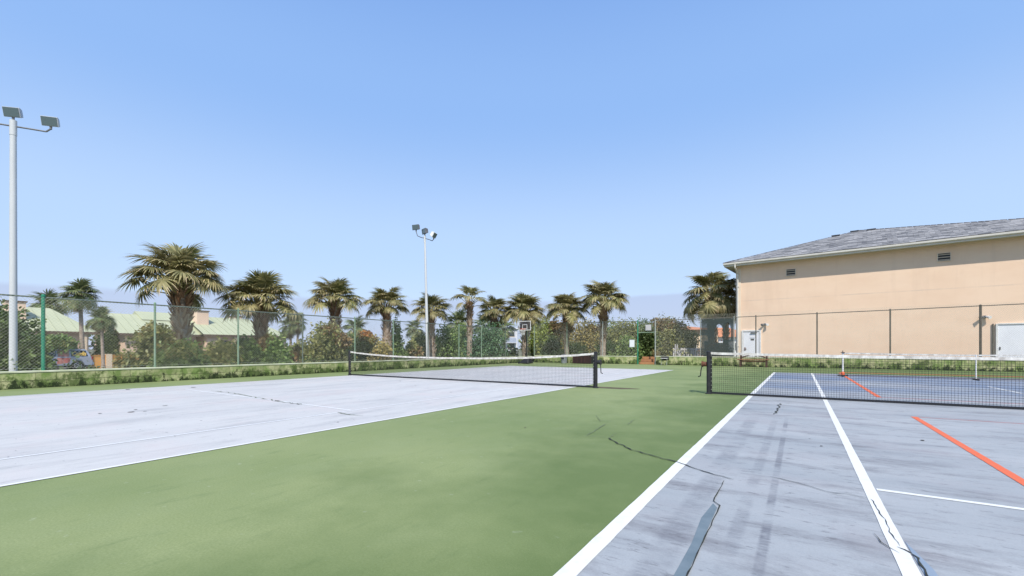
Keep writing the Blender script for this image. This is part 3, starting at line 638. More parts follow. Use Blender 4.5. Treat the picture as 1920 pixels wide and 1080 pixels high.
# ------------------------------------------------------------------ the peach building on the right
U = Vector((0.9946, -0.104, 0)); IN = Vector((0.104, 0.9946, 0)); UP = Vector((0, 0, 1))
b0 = Vector((*spot(1381, 30.0), 0.0)); EAVE = 6.62; LEN = 19.2; DEP = 14.0
bd = thing('peach_building', 'two-storey peach stucco building with grey shingled hip roof behind the right fence', 'building', (b0.x, b0.y, Z0))
def bp(u, n, z): return b0 + U * u + IN * n + UP * z
# wall
MB().obox(bp(0, 0, Z0 - 0.1), U * LEN, IN * DEP, UP * (EAVE + 0.0 - Z0 + 0.1)).build('wall', M_stucco, bd)
MB().obox(bp(-0.03, -0.03, Z0 - 0.1), U * 0.30, IN * 0.30, UP * (EAVE - Z0 - 0.05)).build('corner_board', M_stuccoB, bd)
OV = 0.62
q = MB(); q.obox(bp(-OV, -OV, EAVE - 0.02), U * (LEN + 2 * OV), IN * (DEP + 2 * OV), UP * 0.03); q.build('soffit', M_soffit, bd)
q = MB(); q.obox(bp(-OV - 0.02, -OV - 0.02, EAVE - 0.06), U * (LEN + 2 * OV + .04), IN * 0.03, UP * 0.24); q.obox(bp(-OV - 0.02, -OV + 0.011, EAVE - 0.06), U * 0.03, IN * (DEP + 2 * OV), UP * 0.24); q.build('fascia', M_gutter, bd)
q = MB()
g0, g1 = -OV - 0.05, LEN + OV
prof = [(-0.022, 0.05), (-0.08, 0.045), (-0.125, 0.09), (-0.13, 0.185), (-0.115, 0.185), (-0.11, 0.10), (-0.075, 0.062), (-0.022, 0.065)]
q.hexa([bp(g0, -OV + n_, EAVE + z_ - 0.02) for n_, z_ in prof], [bp(g1, -OV + n_, EAVE + z_ - 0.02) for n_, z_ in prof]); q.build('gutter', M_gutter, bd)
q = MB(); q.path([bp(0.05, -OV - 0.08, EAVE + 0.05), bp(0.05, -OV - 0.06, EAVE - 0.18), bp(0.10, -0.11, EAVE - 0.50), bp(0.10, -0.11, 0.1)], 0.05, 8)
for z in (1.2, 3.2, 5.2): q.obox(bp(0.03, -0.17, z), U * 0.14, IN * 0.15, UP * 0.04)
q.build('downspout', M_gutter, bd, smooth=True)
# roof: one plane over the long wall, hip at the left end
RZ = EAVE + 0.19; PITCH = math.tan(rad(19.5))
def roofpt(u, n): return bp(u, n - OV - 0.06, RZ + n * PITCH)
R1 = (6.4, 6.9)          # apex as (along, setback)
q = MB()
e0, e1 = -OV - 0.06, LEN + OV
A0, A1 = roofpt(e0, 0), roofpt(e1, 0); P1 = roofpt(*R1)
BK0, BK1 = bp(e0, DEP + OV, RZ), bp(e1, DEP + OV, RZ)
q.quad(A0, A1, P1); q.quad(BK0, A0, P1); q.quad(BK1, BK0, P1); q.quad(A1, BK1, P1)
q.quad(A1 - UP * .02, A0 - UP * .02, BK0 - UP * .02, BK1 - UP * .02)
roof = q.build('roof', M_shingle, bd)
# shingles: 300 nearest as pieces, the rest as one joined part
TW, TE = 0.46, 0.19; sl = math.sqrt(1 + PITCH ** 2); slope = (IN + UP * PITCH).normalized(); nor = (UP - IN * PITCH).normalized()
sh = MB().obox((0, 0, 0), (TW - 0.012, 0, 0), (0, TE * 1.25, 0), (0, 0, 0.010)); shm = sh.mesh('shingle', (0, 0, 0), True); shm.materials.append(M_shingle)
rest = MB(); count = 0; cand = []
def inside(u, n):
    if n < 0: return False
    if u < e0 + (R1[0] - e0) * n / R1[1]: return False
    lim = R1[1] * (e1 - u) / (e1 - R1[0]) if u > R1[0] else R1[1]
    return n < lim and u < 19.4
row = 0; n_ = 0.0
while n_ < R1[1] * 1.0:
    u = e0 + (row % 2) * TW * 0.5 + rng.uniform(-.05, .05)
    while u < 19.4:
        if inside(u, n_) and inside(u + TW * .5, n_ + TE * .6): cand.append((u, n_, row))
        u += TW
    n_ += TE / sl; row += 1
cand.sort(key=lambda c: (roofpt(c[0], c[1]) - Vector((0, 0, 1))).length)
MT = Matrix((( U.x, slope.x, nor.x), (U.y, slope.y, nor.y), (U.z, slope.z, nor.z))).to_4x4()
vis = [c for c in cand if c[0] < 15.0][:300]; vset = set(vis)
for c in cand:
    p = roofpt(c[0], c[1]) + nor * (0.012 + rng.uniform(0, 0.006)); tl = 0.055
    if c in vset:
        o = bpy.data.objects.new('shingle', shm); C.objects.link(o); o.parent = roof; m4 = MT.copy(); m4.translation = p - wloc(roof)
        o.matrix_local = m4 @ Matrix.Rotation(-tl, 4, 'X')
    else:
        s2 = slope * math.cos(tl) - nor * math.sin(tl); n2 = nor * math.cos(tl) + slope * math.sin(tl)
        rest.obox(p + n2 * 0.004, U * (TW - 0.012), s2 * (TE * 1.25), n2 * 0.010, rng.random())
rest.build('shingle_field', M_shingle, roof, colours=True, kind='stuff')
q = MB(); k = 40
for i in range(k):
    a = roofpt(e0 + (R1[0] - e0) * i / k, R1[1] * i / k); b = roofpt(e0 + (R1[0] - e0) * (i + .9) / k, R1[1] * (i + .9) / k); d = (b - a); w = Vector((-d.y, d.x, 0)).normalized() * .10
    q.quad(a - w + nor * .02, b - w + nor * .03, b + UP * .055, a + UP * .045, col=rng.random()); q.quad(a + UP * .045, b + UP * .055, b + w + UP * .02, a + w + UP * .01, col=rng.random())
q.build('hip_cap', M_shingle, roof, colours=True)
q = MB(); k = 50
for i in range(k):
    a = roofpt(e1 + (R1[0] - e1) * i / k, R1[1] * i / k); b = roofpt(e1 + (R1[0] - e1) * (i + .9) / k, R1[1] * (i + .9) / k); d = (b - a); w = Vector((-d.y, d.x, 0)).normalized() * .10
    q.quad(a + w + nor * .02, a + UP * .045, b + UP * .055, b + w + nor * .03, col=rng.random()); q.quad(a + UP * .045, a - w + UP * .01, b - w + UP * .02, b + UP * .055, col=rng.random())
q.build('hip_cap', M_shingle, roof, colours=True)
for u, n_ in ((5.2, 5.55), (6.2, 6.45), (7.1, 6.25)):
    p = roofpt(u, n_); q = MB(); q.obox(p - U * .20 - IN * .1, U * .40, IN * .3, UP * .07); q.obox(p - U * .24 - IN * .14 + UP * .071, U * .48, IN * .38, UP * .025); q.build('roof_vent', M_lampdark, roof)
def onwall(px, z=0):   # distance along the wall for a bearing
    k = (px - 960) / 830.0
    ox = b0.x * CY + b0.y * SY; oz = -b0.x * SY + b0.y * CY; ux = U.x * CY + U.y * SY; uz = -U.x * SY + U.y * CY
    t = (k * oz - ox) / (ux - k * uz); return t, oz + uz * t
def louvre(px, py):
    u, z = onwall(px); h = hgt(py, z)
    v = MB().obox(bp(u - .24, -0.012, h - .20), U * .48, IN * .02, UP * .40).build('wall_vent', M_dark, bd)
    for k in range(3):
        MB().obox(bp(u - .24, -0.05, h - .18 + k * .14), U * .48, IN * .035 + UP * .0, UP * .055).build('louvre', M_vent, v)
    q = MB()
    for (du, w, dz, hh) in ((-.27, .03, -.22, .44), (.24, .03, -.22, .44), (-.239, .478, .20, .03), (-.239, .478, -.23, .03)): q.obox(bp(u + du, -0.055, h + dz), U * w, IN * .06, UP * hh)
    q.build('frame', M_stuccoB, v)
louvre(1483, 511); louvre(1770, 482)
# door by the corner
ua, za = onwall(1394); ub, zb = onwall(1424); dt = hgt(622, za); zb0 = 0.0
dr = MB().obox(bp(ua, -0.035, zb0), U * (ub - ua), IN * .05, UP * (dt - zb0)).build('door', M_door, bd, bevel=0.006)
q = MB()
for (u0_, w_, z0_, h_) in ((ua - .10, .09, zb0, dt - zb0 + .10), (ub + .01, .09, zb0, dt - zb0 + .10), (ua - .009, ub - ua + .018, dt + .012, .088)): q.obox(bp(u0_, -0.075, z0_), U * w_, IN * .09, UP * h_)
q.build('door_frame', M_whiteframe, dr)
q = MB(); q.obox(bp(ua + .07, -0.09, 1.02), U * .12, IN * .05, UP * .03); q.obox(bp(ua + .07, -0.06, 0.92), U * .06, IN * .03, UP * .22); q.build('door_handle', M_rusty, dr)
q = MB(); q.obox(bp(ua + .44, -0.045, 1.60), U * .20, IN * .01, UP * .10); q.build('sign_plate', M_dark, dr)
q = MB(); q.obox(bp(ua + .38, -0.043, 1.74), U * .30, IN * .008, UP * .035); q.build('sign_strip', M_bingrey, dr)
q = MB(); q.obox(bp(ub - .50, -0.12, dt - .10), U * .36, IN * .08, UP * .05); q.build('door_closer', M_lampdark, dr)
# wall lights
def wall_light(px, py):
    u, z = onwall(px); h = hgt(py, z); q = MB(); q.lathe(bp(u, -0.02, h - .06), [(0.07, 0), (0.07, .12)], 10)
    l = q.build('wall_light', M_lampdark, bd)
    for s in (-1, 1):
        a = bp(u + s * .05, -0.08, h); b = bp(u + s * .17, -0.24, h - .05); q = MB(); q.tube(bp(u, -0.02, h), a, .02, .02, 6); q.tube(a, b, .045, .085, 10); q.build('spot_head', M_whiteframe if s > 0 else M_lampdark, l, smooth=True)
wall_light(1435, 608); wall_light(1846, 594)
u0_, z_ = onwall(1868); q = MB(); hh = hgt(607, z_)
wp = MB().obox(bp(u0_ + .05, -0.04, 0.15), U * 2.6, IN * .06, UP * (hh - .20)).build('service_door', M_door, bd, bevel=0.006)
for (a_, w_, zz, h_) in ((-.02, .065, .1, hh - .1), (2.66, .065, .1, hh - .1), (.046, 2.613, hh - .045, .06)): q.obox(bp(u0_ + a_, -0.08, zz), U * w_, IN * .10, UP * h_)
q.build('door_frame', M_whiteframe, wp)
MB().obox(bp(u0_ + .10, -0.07, 1.0), U * .04, IN * .03, UP * .14).build('handle', M_dark, wp)
MB().tube(bp(u0_ - .12, -0.05, 0.1), bp(u0_ - .12, -0.05, hh), .03, .03, 8).build('conduit', M_brpost, bd, smooth=True)

# ------------------------------------------------------------------ furniture along the far wall
bn = thing('bench', 'red-brown timber bench with peaked back rail before the right low wall', 'bench', (-2.22, 28.75, 0))
for x in (-2.86, -1.56):
    for y in (28.60, 28.92): MB().box((x - .05, y - .04, 0), (x + .05, y + .04, 0.40 if y < 28.8 else 0.72)).build('leg', M_benchdark, bn, bevel=0.005)
for k in range(3): MB().box((-3.02, 28.52 + k * .145, 0.405), (-1.40, 28.65 + k * .145, 0.45)).build('seat_slat', M_bench, bn, bevel=0.005)
q = MB()
for (xa, za, xb, zb) in ((-2.80, .52, -2.21, .70), (-2.21, .70, -1.62, .52)): q.hexa([(xa, 28.84, za), (xb, 28.84, zb), (xb, 28.88, zb), (xa, 28.88, za)], [(xa, 28.84, za + .07), (xb, 28.84, zb + .07), (xb, 28.88, zb + .07), (xa, 28.88, za + .07)])
q.build('back_rail', M_benchdark, bn)
MB().box((-2.80, 28.62, .30), (-1.62, 28.65, .38)).build('apron', M_bench, bn)

bx = thing('slatted_bin', 'low dark red-brown slatted timber box behind the left net post', 'box', (-12.72, 28.7, 0))
for k in range(13):
    x = -13.42 + k * .108; MB().box((x, 28.50, .03), (x + .092, 28.525, .56)).build('slat', M_slat, bx)
q = MB(); q.box((-13.40, 28.53, .02), (-12.05, 29.05, .53)); q.build('carcass', M_dark, bx); MB().box((-13.45, 28.47, .562), (-12.0, 29.08, .60)).build('lid', M_slat, bx, bevel=.006)
tb = thing('trash_can', 'small grey trash can standing beside the slatted timber box', 'trash can', (-14.2, 28.75, 0))
q = MB(); q.lathe((-14.2, 28.75, 0), [(.19, 0), (.21, .05), (.235, .5), (.245, .52)], 20); q.build('body', M_bingrey, tb, smooth=True)
MB().lathe((-14.2, 28.75, .522), [(.255, 0), (.255, .04), (.17, .10), (.05, .12)], 20).build('lid', M_lampdark, tb, smooth=True)
MB().box((-14.30, 28.505, .30), (-14.10, 28.525, .42)).build('label_plate', M_dark, tb)
ch = thing('folding_stool', 'small black folding stool with pale seat by the wall right of the gate', 'stool', (-7.18, 28.75, 0))
for x in (-7.34, -7.02):
    MB().tube((x, 28.58, 0), (x, 28.92, .42), .013, n=6).build('leg', M_galv, ch); MB().tube((x + .02, 28.92, 0), (x + .02, 28.58, .42), .013, n=6).build('leg', M_galv, ch)
MB().box((-7.38, 28.56, .425), (-6.98, 28.94, .45)).build('seat', M_whiteframe, ch, bevel=.006); MB().box((-7.42, 28.93, .30), (-6.94, 28.95, .56)).build('backrest', M_plastic, ch, bevel=.006)

# steps in the gate opening
st = thing('garden_steps', 'orange terracotta steps rising through the gate opening', 'steps', (-8.5, 30.2, 0))
for k in range(3): MB().box((-9.02, 29.55 + k * .34, .003 if k == 0 else .17 * k), (-8.0, 29.55 + k * .34 + .40, .17 * (k + 1) - .01)).build('tread', M_step, st, bevel=.012)

# portable basketball hoop
HX, HYy = -15.9, 26.35
bh = thing('basketball_hoop', 'portable basketball hoop on black base at the far left corner', 'basketball hoop', (HX, HYy, 0))
q = MB(); q.hexa([(HX - .55, HYy - .30, .03), (HX + .30, HYy - .30, .03), (HX + .30, HYy + .45, .03), (HX - .55, HYy + .45, .03)], [(HX - .15, HYy - .12, .36), (HX + .22, HYy - .12, .40), (HX + .22, HYy + .30, .40), (HX - .15, HYy + .30, .36)]); q.build('base', M_plastic, bh, bevel=.04)
for dx in (-.45, .2): MB().tube((HX + dx, HYy - .33, .06), (HX + dx, HYy - .27, .06), .06, n=12).build('wheel', M_tyre, bh)
MB().path([(HX - .02, HYy + .05, .30), (HX - .02, HYy, 2.35)], .045, 10).build('pole', M_plastic, bh, smooth=True)
q = MB(); q.path([(HX - .3, HYy + .2, .2), (HX - .03, HYy + .04, .9)], .02); q.path([(HX + .2, HYy + .2, .35), (HX + .42, HYy + .1, .50)], .025); q.build('brace', M_plastic, bh)
q = MB(); 
for dz in (2.45, 2.75): q.tube((HX - .02, HYy, dz - .2), (HX + .12, HYy - .42, dz), .02)
q.build('arm', M_plastic, bh)
BX, BY = HX + .14, HYy - .46; bw = .46
bb = MB().box((BX - bw, BY - .012, 2.32), (BX + bw, BY + .012, 2.92)).build('backboard', M_acrylic, bh)
def rim_frame(x0, x1, z0, z1, w, y0, y1):
    q = MB(); q.box((x0, y0, z0), (x1, y1, z0 + w)); q.box((x0, y0, z1 - w), (x1, y1, z1)); q.box((x0, y0, z0 + w), (x0 + w, y1, z1 - w)); q.box((x1 - w, y0, z0 + w), (x1, y1, z1 - w)); return q
rim_frame(BX - bw - .02, BX + bw + .02, 2.30, 2.94, .038, BY - .03, BY - .0125).build('board_border', M_whiteframe, bb)
rim_frame(BX - .19, BX + .19, 2.40, 2.70, .028, BY - .025, BY - .0125).build('target_square', M_whiteframe, bb)
q = MB(); RC = Vector((BX, BY - .27, 2.38)); pts = [RC + Vector((.22 * math.cos(a), .22 * math.sin(a), 0)) for a in [i * math.pi / 10 for i in range(21)]]; q.path(pts, .010, 6); rm = q.build('rim', M_orange, bh)
q = MB()
for i in range(12):
    a = i * math.pi / 6; b = a + math.pi / 12
    for sg_ in (1, -1):
        q.path([RC + Vector((.22 * math.cos(a), .22 * math.sin(a), 0)), RC + Vector((.15 * math.cos(a + sg_ * .26), .15 * math.sin(a + sg_ * .26), -.2)), RC + Vector((.11 * math.cos(a), .11 * math.sin(a), -.42))], .005, 4)
q.build('hoop_net', M_whiteframe, rm, kind='stuff')

# ------------------------------------------------------------------ houses beyond the parking lot
def house(label, y0, y1, xf, depth, eave, ridge, hip0, hip1, steps, chims, wins, piers=()):
    """long side faces +X (the court); ridge along Y"""
    t = thing('house', label, 'house', (xf - depth / 2, (y0 + y1) / 2, Z0), 'houses with pale green roofs')
    MB().box((xf - depth, y0, Z0 - .1), (xf - 0.5, y1, eave)).build('wall', M_peach, t)
    xr = xf - depth / 2; q = MB(); o = .6
    E = [(xf, y0 - o, eave), (xf, y1 + o, eave), (xf - depth - .9, y1 + o, eave), (xf - depth - .9, y0 - o, eave)]; R0 = (xr, y0 - o + hip0, ridge); R1_ = (xr, y1 + o - hip1, ridge)
    q.quad(E[0], E[1], R1_, R0); q.quad(E[2], E[3], R0, R1_); (q.quad(E[3], E[0], R0) if hip0 > .1 else None); (q.quad(E[1], E[2], R1_) if hip1 > .1 else None); q.quad(E[3], E[2], E[1], E[0])
    rf = q.build('roof', M_roofg, t)
    if hip0 < .1: MB().quad((xf - .5, y0 - .003, eave), (xf - depth, y0 - .003, eave), (xr, y0 - .003, ridge - .25)).build('gable', M_peach, t)
    q = MB(); n = int((y1 - y0) / .6)
    for i in range(1, n):
        y = y0 - o + (y1 - y0 + 2 * o) * i / n
        # top of the seam where it meets the ridge or a hip
        f = 1.0
        if hip0 > .1 and y < y0 - o + hip0: f = (y - y0 + o) / hip0
        if hip1 > .1 and y > y1 + o - hip1: f = (y1 + o - y) / hip1
        a = Vector((xf, y, eave + .02)); b = Vector((xf + (xr - xf) * f, y, eave + (ridge - eave) * f + .02)); q.tube(a, b, .025, n=4)
    q.build('roof_seams', M_roofseam, rf, kind='stuff')
    MB().box((xf - .02, y0 - o, eave - .22), (xf + .02, y1 + o, eave - .003)).build('fascia', M_timber, rf)
    for (ya, yb, zt) in steps:     # a raised second ridge behind
        q = MB(); q.quad((xr + 1.6, ya, ridge - .62), (xr + 1.6, yb, ridge - .62), (xr - .6, yb, zt), (xr - .6, ya, zt)); q.quad((xr - 2.8, yb, ridge - .62), (xr - 2.8, ya, ridge - .62), (xr - .6, ya, zt), (xr - .6, yb, zt)); q.quad((xr - 2.8, ya, ridge - .62), (xr + 1.6, ya, ridge - .62), (xr - .6, ya, zt)); q.quad((xr + 1.6, yb, ridge - .62), (xr - 2.8, yb, ridge - .62), (xr - .6, yb, zt)); q.build('upper_roof', M_roofg, rf)
    for (yc, xc, zt) in chims:
        c = MB().box((xc - .7, yc - .6, eave), (xc + .7, yc + .6, zt)).build('chimney', M_peach, rf); MB().box((xc - .78, yc - .68, zt + .001), (xc + .78, yc + .68, zt + .12)).build('chimney_cap', M_timber, c)
    for (ya, yb, za, zb) in wins:
        w = MB().box((xf - .51, ya, za), (xf - .46, yb, zb)).build('window', M_timber, t)
        MB().box((xf - .457, ya + .08, za + .08), (xf - .452, yb - .08, zb - .08)).build('pane', M_glasswin, w)
    for (y, z1) in piers: MB().box((xf - .35, y - .12, Z0), (xf - .1, y + .12, z1)).build('porch_post', M_cream, t)
    return t
house('peach house with pale green roof behind the parked car', 4.6, 13.2, -55.5, 11.0, 2.60, 4.95, 0.05, 2.2, [], [(8.9, -58.5, 5.15)],
      [(11.7, 12.4, 0.5, 1.7), (9.9, 10.7, .5, 1.7), (6.0, 7.4, .3, 1.8)], [(12.9, 2.5), (10.9, 2.5)])
house('peach house with gable end and pale green roof behind the largest palm', 16.3, 22.6, -57.0, 10.0, 2.6, 4.85, 0.05, .05, [(18.6, 22.3, 5.25)], [], [(17.5, 18.4, .4, 1.7), (20.0, 21.2, .3, 1.8)], [])
house('long peach house with pale green roof behind the second palm', 23.4, 32.6, -56.0, 11.0, 2.65, 4.95, 0.05, 3.0, [], [(23.9, -59.6, 5.4), (29.2, -62.8, 5.2)],
      [(24.6, 25.5, .2, 2.0), (26.6, 28.4, .0, 2.2), (29.6, 30.6, .4, 1.9)], [(26.2, 2.5), (28.8, 2.5), (31.6, 2.5)])

ow = thing('garden_wall', 'low orange rendered garden wall with cream piers beside the parked car', 'wall', (-52.2, 17, Z0))
MB().box((-52.4, 12.2, Z0), (-52.15, 26.0, .42)).build('wall', M_owall, ow)
MB().box((-52.45, 12.15, .421), (-52.10, 26.05, .48)).build('coping', M_owall, ow)
for y in (13.45, 18.2, 22.8): MB().box((-52.5, y, Z0), (-52.05, y + .42, .56)).build('pier', M_cream, ow)

# parked car, side on, rear to the right ---------------------------------------------------
CX, CR = -49.9, 12.05        # side plane facing the court, rear bumper position
def car(label):
    t = thing('parked_car', label, 'car', (CX - .95, CR - 2.3, Z0)); zg = Z0
    L = 4.65
    def P(y, z, x): return (x, CR - L + y, zg + z)
    def extr(prof, x0, x1, name, m, par=None, inset=0.0, bev=.03):
        cz = sum(z for _, z in prof) / len(prof)
        q = MB(); q.hexa([P(y, z, x0) for y, z in prof], [P(y, z, x1) for y, z in prof]); return q.build(name, m, par or t, smooth=True, bevel=bev)
    def arch(yc, r=.41, n=8): return [(yc + r * math.cos(a), .36 + r * math.sin(a)) for a in [math.pi - i * math.pi / n for i in range(n + 1)]]
    lower = [(.05, .30)] + arch(.92) + arch(3.72) + [(4.58, .34), (4.65, .55), (4.62, 1.02), (4.5, 1.08), (1.25, 1.05), (.35, .93), (.02, .78)]
    body = extr(lower, CX - 1.88, CX, 'body', M_silver)
    # cabin, narrower at the roof
    cab = [(1.15, 1.04), (4.55, 1.07), (4.38, 1.50), (4.20, 1.70), (2.15, 1.72), (1.95, 1.66)]
    q = MB(); q.hexa([P(y, z, CX - 1.84 + (z - 1.04) * .22) for y, z in cab], [P(y, z, CX - .04 - (z - 1.04) * .22) for y, z in cab]); q.build('cabin', M_silver, t, smooth=True, bevel=.03)
    def side(prof, name, m, off=.004, par=None):
        q = MB(); q.hexa([P(y, z, CX - .035 + off - max(0, z - 1.04) * .22) for y, z in prof], [P(y, z, CX - .028 + off - max(0, z - 1.04) * .22) for y, z in prof]); return q.build(name, m, par or t)
    side([(1.55, 1.10), (2.45, 1.10), (2.45, 1.60), (2.10, 1.60)], 'window', M_carglass); side([(2.55, 1.10), (3.22, 1.10), (3.22, 1.61), (2.55, 1.61)], 'window', M_redwrap)
    rw = side([(3.32, 1.10), (4.36, 1.10), (4.22, 1.58), (3.32, 1.60)], 'rear_window', M_carglass)
    side([(2.50, .48), (3.22, .60), (3.28, 1.00), (2.50, 1.00)], 'door_graphic', M_redwrap, .041); side([(1.42, .46), (2.46, .46), (2.46, 1.00), (1.42, 1.00)], 'door_graphic', M_bluepaint, .041)
    cu = bpy.data.curves.new('script', 'FONT'); cu.body = 'Candis'; cu.size = .46; cu.shear = .35; cu.extrude = .003; cu.offset = .012
    to = bpy.data.objects.new('script', cu); C.objects.link(to); dg = bpy.context.evaluated_depsgraph_get(); me = bpy.data.meshes.new_from_object(to.evaluated_get(dg)); bpy.data.objects.remove(to)
    xs_ = [v.co.x for v in me.vertices]; wd = max(xs_) - min(xs_); sc = .86 / wd
    R = Matrix(((0, 0, 1), (1, 0, 0), (0, 1, 0))).to_4x4(); me.transform(R @ Matrix.Diagonal((sc, 1.0, 1, 1))); me.materials.clear(); me.materials.append(M_yellow)
    lo = bpy.data.objects.new('lettering', me); C.objects.link(lo); lo.parent = rw; lo.location = Vector(P(3.36, 1.18, CX - .055)) - wloc(rw) + Vector((.004, 0, 0)); lo.rotation_euler = (0, -.215, 0)
    for y in (.92, 3.72):
        for x in (CX - .10, CX - 1.78):
            s = 1 if x > CX - 1 else -1
            w = MB().tube(P(y, .35, x - .11), P(y, .35, x + .11), .35, n=24).build('wheel', M_tyre, t, smooth=True, bevel=.03)
            q = MB(); q.tube(P(y, .35, x + s * .112), P(y, .35, x + s * .118), .22, n=20); q.build('rim', M_dark, w)
            q = MB()
            for k in range(6):
                a = k * math.pi / 3; q.tube(P(y, .35, x + s * .121), P(y + .21 * math.cos(a), .35 + .21 * math.sin(a), x + s * .121), .028, .022, 5)
            ring = [Vector(P(y + .225 * math.cos(a), .35 + .225 * math.sin(a), x + s * .121)) for a in [i * math.pi / 10 for i in range(21)]]; q.path(ring, .02, 5); q.build('spokes', M_rim, w)
    MB().box(P(4.60, .38, CX - 1.86), P(4.72, .62, CX - .02)).build('bumper', M_silver, t, bevel=.03); MB().box(P(4.55, .82, CX - .16), P(4.655, 1.06, CX + .006)).build('tail_light', M_tail, t, bevel=.01)
    MB().box(P(-.04, .36, CX - 1.86), P(.08, .6, CX - .02)).build('bumper', M_silver, t, bevel=.03); MB().box(P(.0, .68, CX - .4), P(.12, .84, CX + .004)).build('headlight', M_lens, t, bevel=.01)
    for x in (CX - .35, CX - 1.5): MB().path([P(2.3, 1.72, x), P(2.4, 1.78, x), P(4.0, 1.77, x), P(4.1, 1.70, x)], .018).build('roof_rail', M_dark, t)
    MB().box(P(.2, .22, CX - 1.7), P(4.5, .36, CX - .2)).build('underbody', M_dark, t)
    return t
car('silver car with red graphics and yellow script on its rear window behind the left fence')

# far white block seen past the hoop, house and picket fence by the gate
wx, wy = spot(962, 95); wb = thing('white_apartment_block', 'distant white two-storey block with balcony glimpsed left of the basketball hoop', 'building', (wx, wy, Z0))
FWD = Vector((-SY, CY, 0)); RGT = Vector((CY, SY, 0)); w0 = Vector((wx, wy, 0))
MB().obox(w0 - RGT * 2.2 + UP * Z0, RGT * 3.1, FWD * 6, UP * 5.9).build('wall', M_whitewall, wb)
for z in (1.15, 3.6):
    w = MB().obox(w0 - RGT * 1.2 - FWD * .03 + UP * z, RGT * 1.5, FWD * .04, UP * .95).build('window', M_glasswin, wb); MB().obox(w0 - RGT * 1.3 - FWD * .07 + UP * (z - .1), RGT * 1.7, FWD * .06, UP * .09).build('sill', M_cream, w)
MB().obox(w0 - RGT * 1.5 - FWD * 1.0 + UP * 2.3, RGT * 2.2, FWD * .06, UP * .95).build('balcony_panel', M_bluegrey, wb); MB().obox(w0 - RGT * 1.5 - FWD * 1.0 + UP * 2.2, RGT * 2.2, FWD * 1.0, UP * .09).build('balcony_slab', M_whitewall, wb)
MB().obox(w0 - RGT * 2.5 - FWD * .4 + UP * 5.2, RGT * 3.7, FWD * 6.8, UP * .25).build('roof', M_whitewall, wb)
def far_house(px, z, w, wallh, roofh, label, name='cottage', wm=None, rm=None):
    x, y = spot(px, z); o = Vector((x, y, 0)); t = thing(name, label, 'house', (x, y, Z0))
    MB().obox(o - RGT * w / 2 + UP * Z0, RGT * w, FWD * 6, UP * (wallh - Z0)).build('wall', wm or M_cream, t)
    a = [o + RGT * s * (w / 2 + .4) + FWD * d + UP * wallh for s, d in ((-1, -.5), (1, -.5), (1, 6.5), (-1, 6.5))]; r = [o - RGT * (w / 2 - 2) + FWD * 3 + UP * roofh, o + RGT * (w / 2 - 2) + FWD * 3 + UP * roofh]
    q = MB(); q.quad(a[0], a[1], r[1], r[0]); q.quad(a[1], a[2], r[1]); q.quad(a[2], a[3], r[0], r[1]); q.quad(a[3], a[0], r[0]); q.quad(*a[::-1]); q.build('roof', rm or M_tileroof, t)
    for s in (-.38, -.1, .2):
        wn = MB().obox(o + RGT * (s * w) - FWD * .03 + UP * .7, RGT * .8, FWD * .04, UP * 1.2).build('window', M_whiteframe, t); MB().obox(o + RGT * (s * w + .08) - FWD * .036 + UP * .78, RGT * .64, FWD * .004, UP * 1.04).build('pane', M_glasswin, wn)
    return t
far_house(1301, 46, 5.0, 3.0, 3.5, 'cream cottage glimpsed left of the windscreen cloth')
far_house(1352, 60, 9.0, 2.6, 4.0, 'white cottage with orange tile roof seen through the cloth vents', wm=M_whitewall)
pk = thing('picket_fence', 'weathered white picket fence beyond the far wall right of the gate', 'fence', (*spot(1290, 34), Z0))
for i in range(16):
    x, y = spot(1262 + i * 3.4, 34); h = 1.25 if i not in (1, 2) else 1.55
    MB().obox((x, y, Z0), RGT * .10, FWD * .02, UP * (h - Z0 - .15)).build('picket', M_picket, pk)
x, y = spot(1262, 34); x2, y2 = spot(1316, 34)
for z in (.30, .95): MB().obox((x + FWD.x * .022, y + FWD.y * .022, z), Vector((x2 - x, y2 - y, 0)), FWD * .03, UP * .08).build('rail', M_picket, pk)

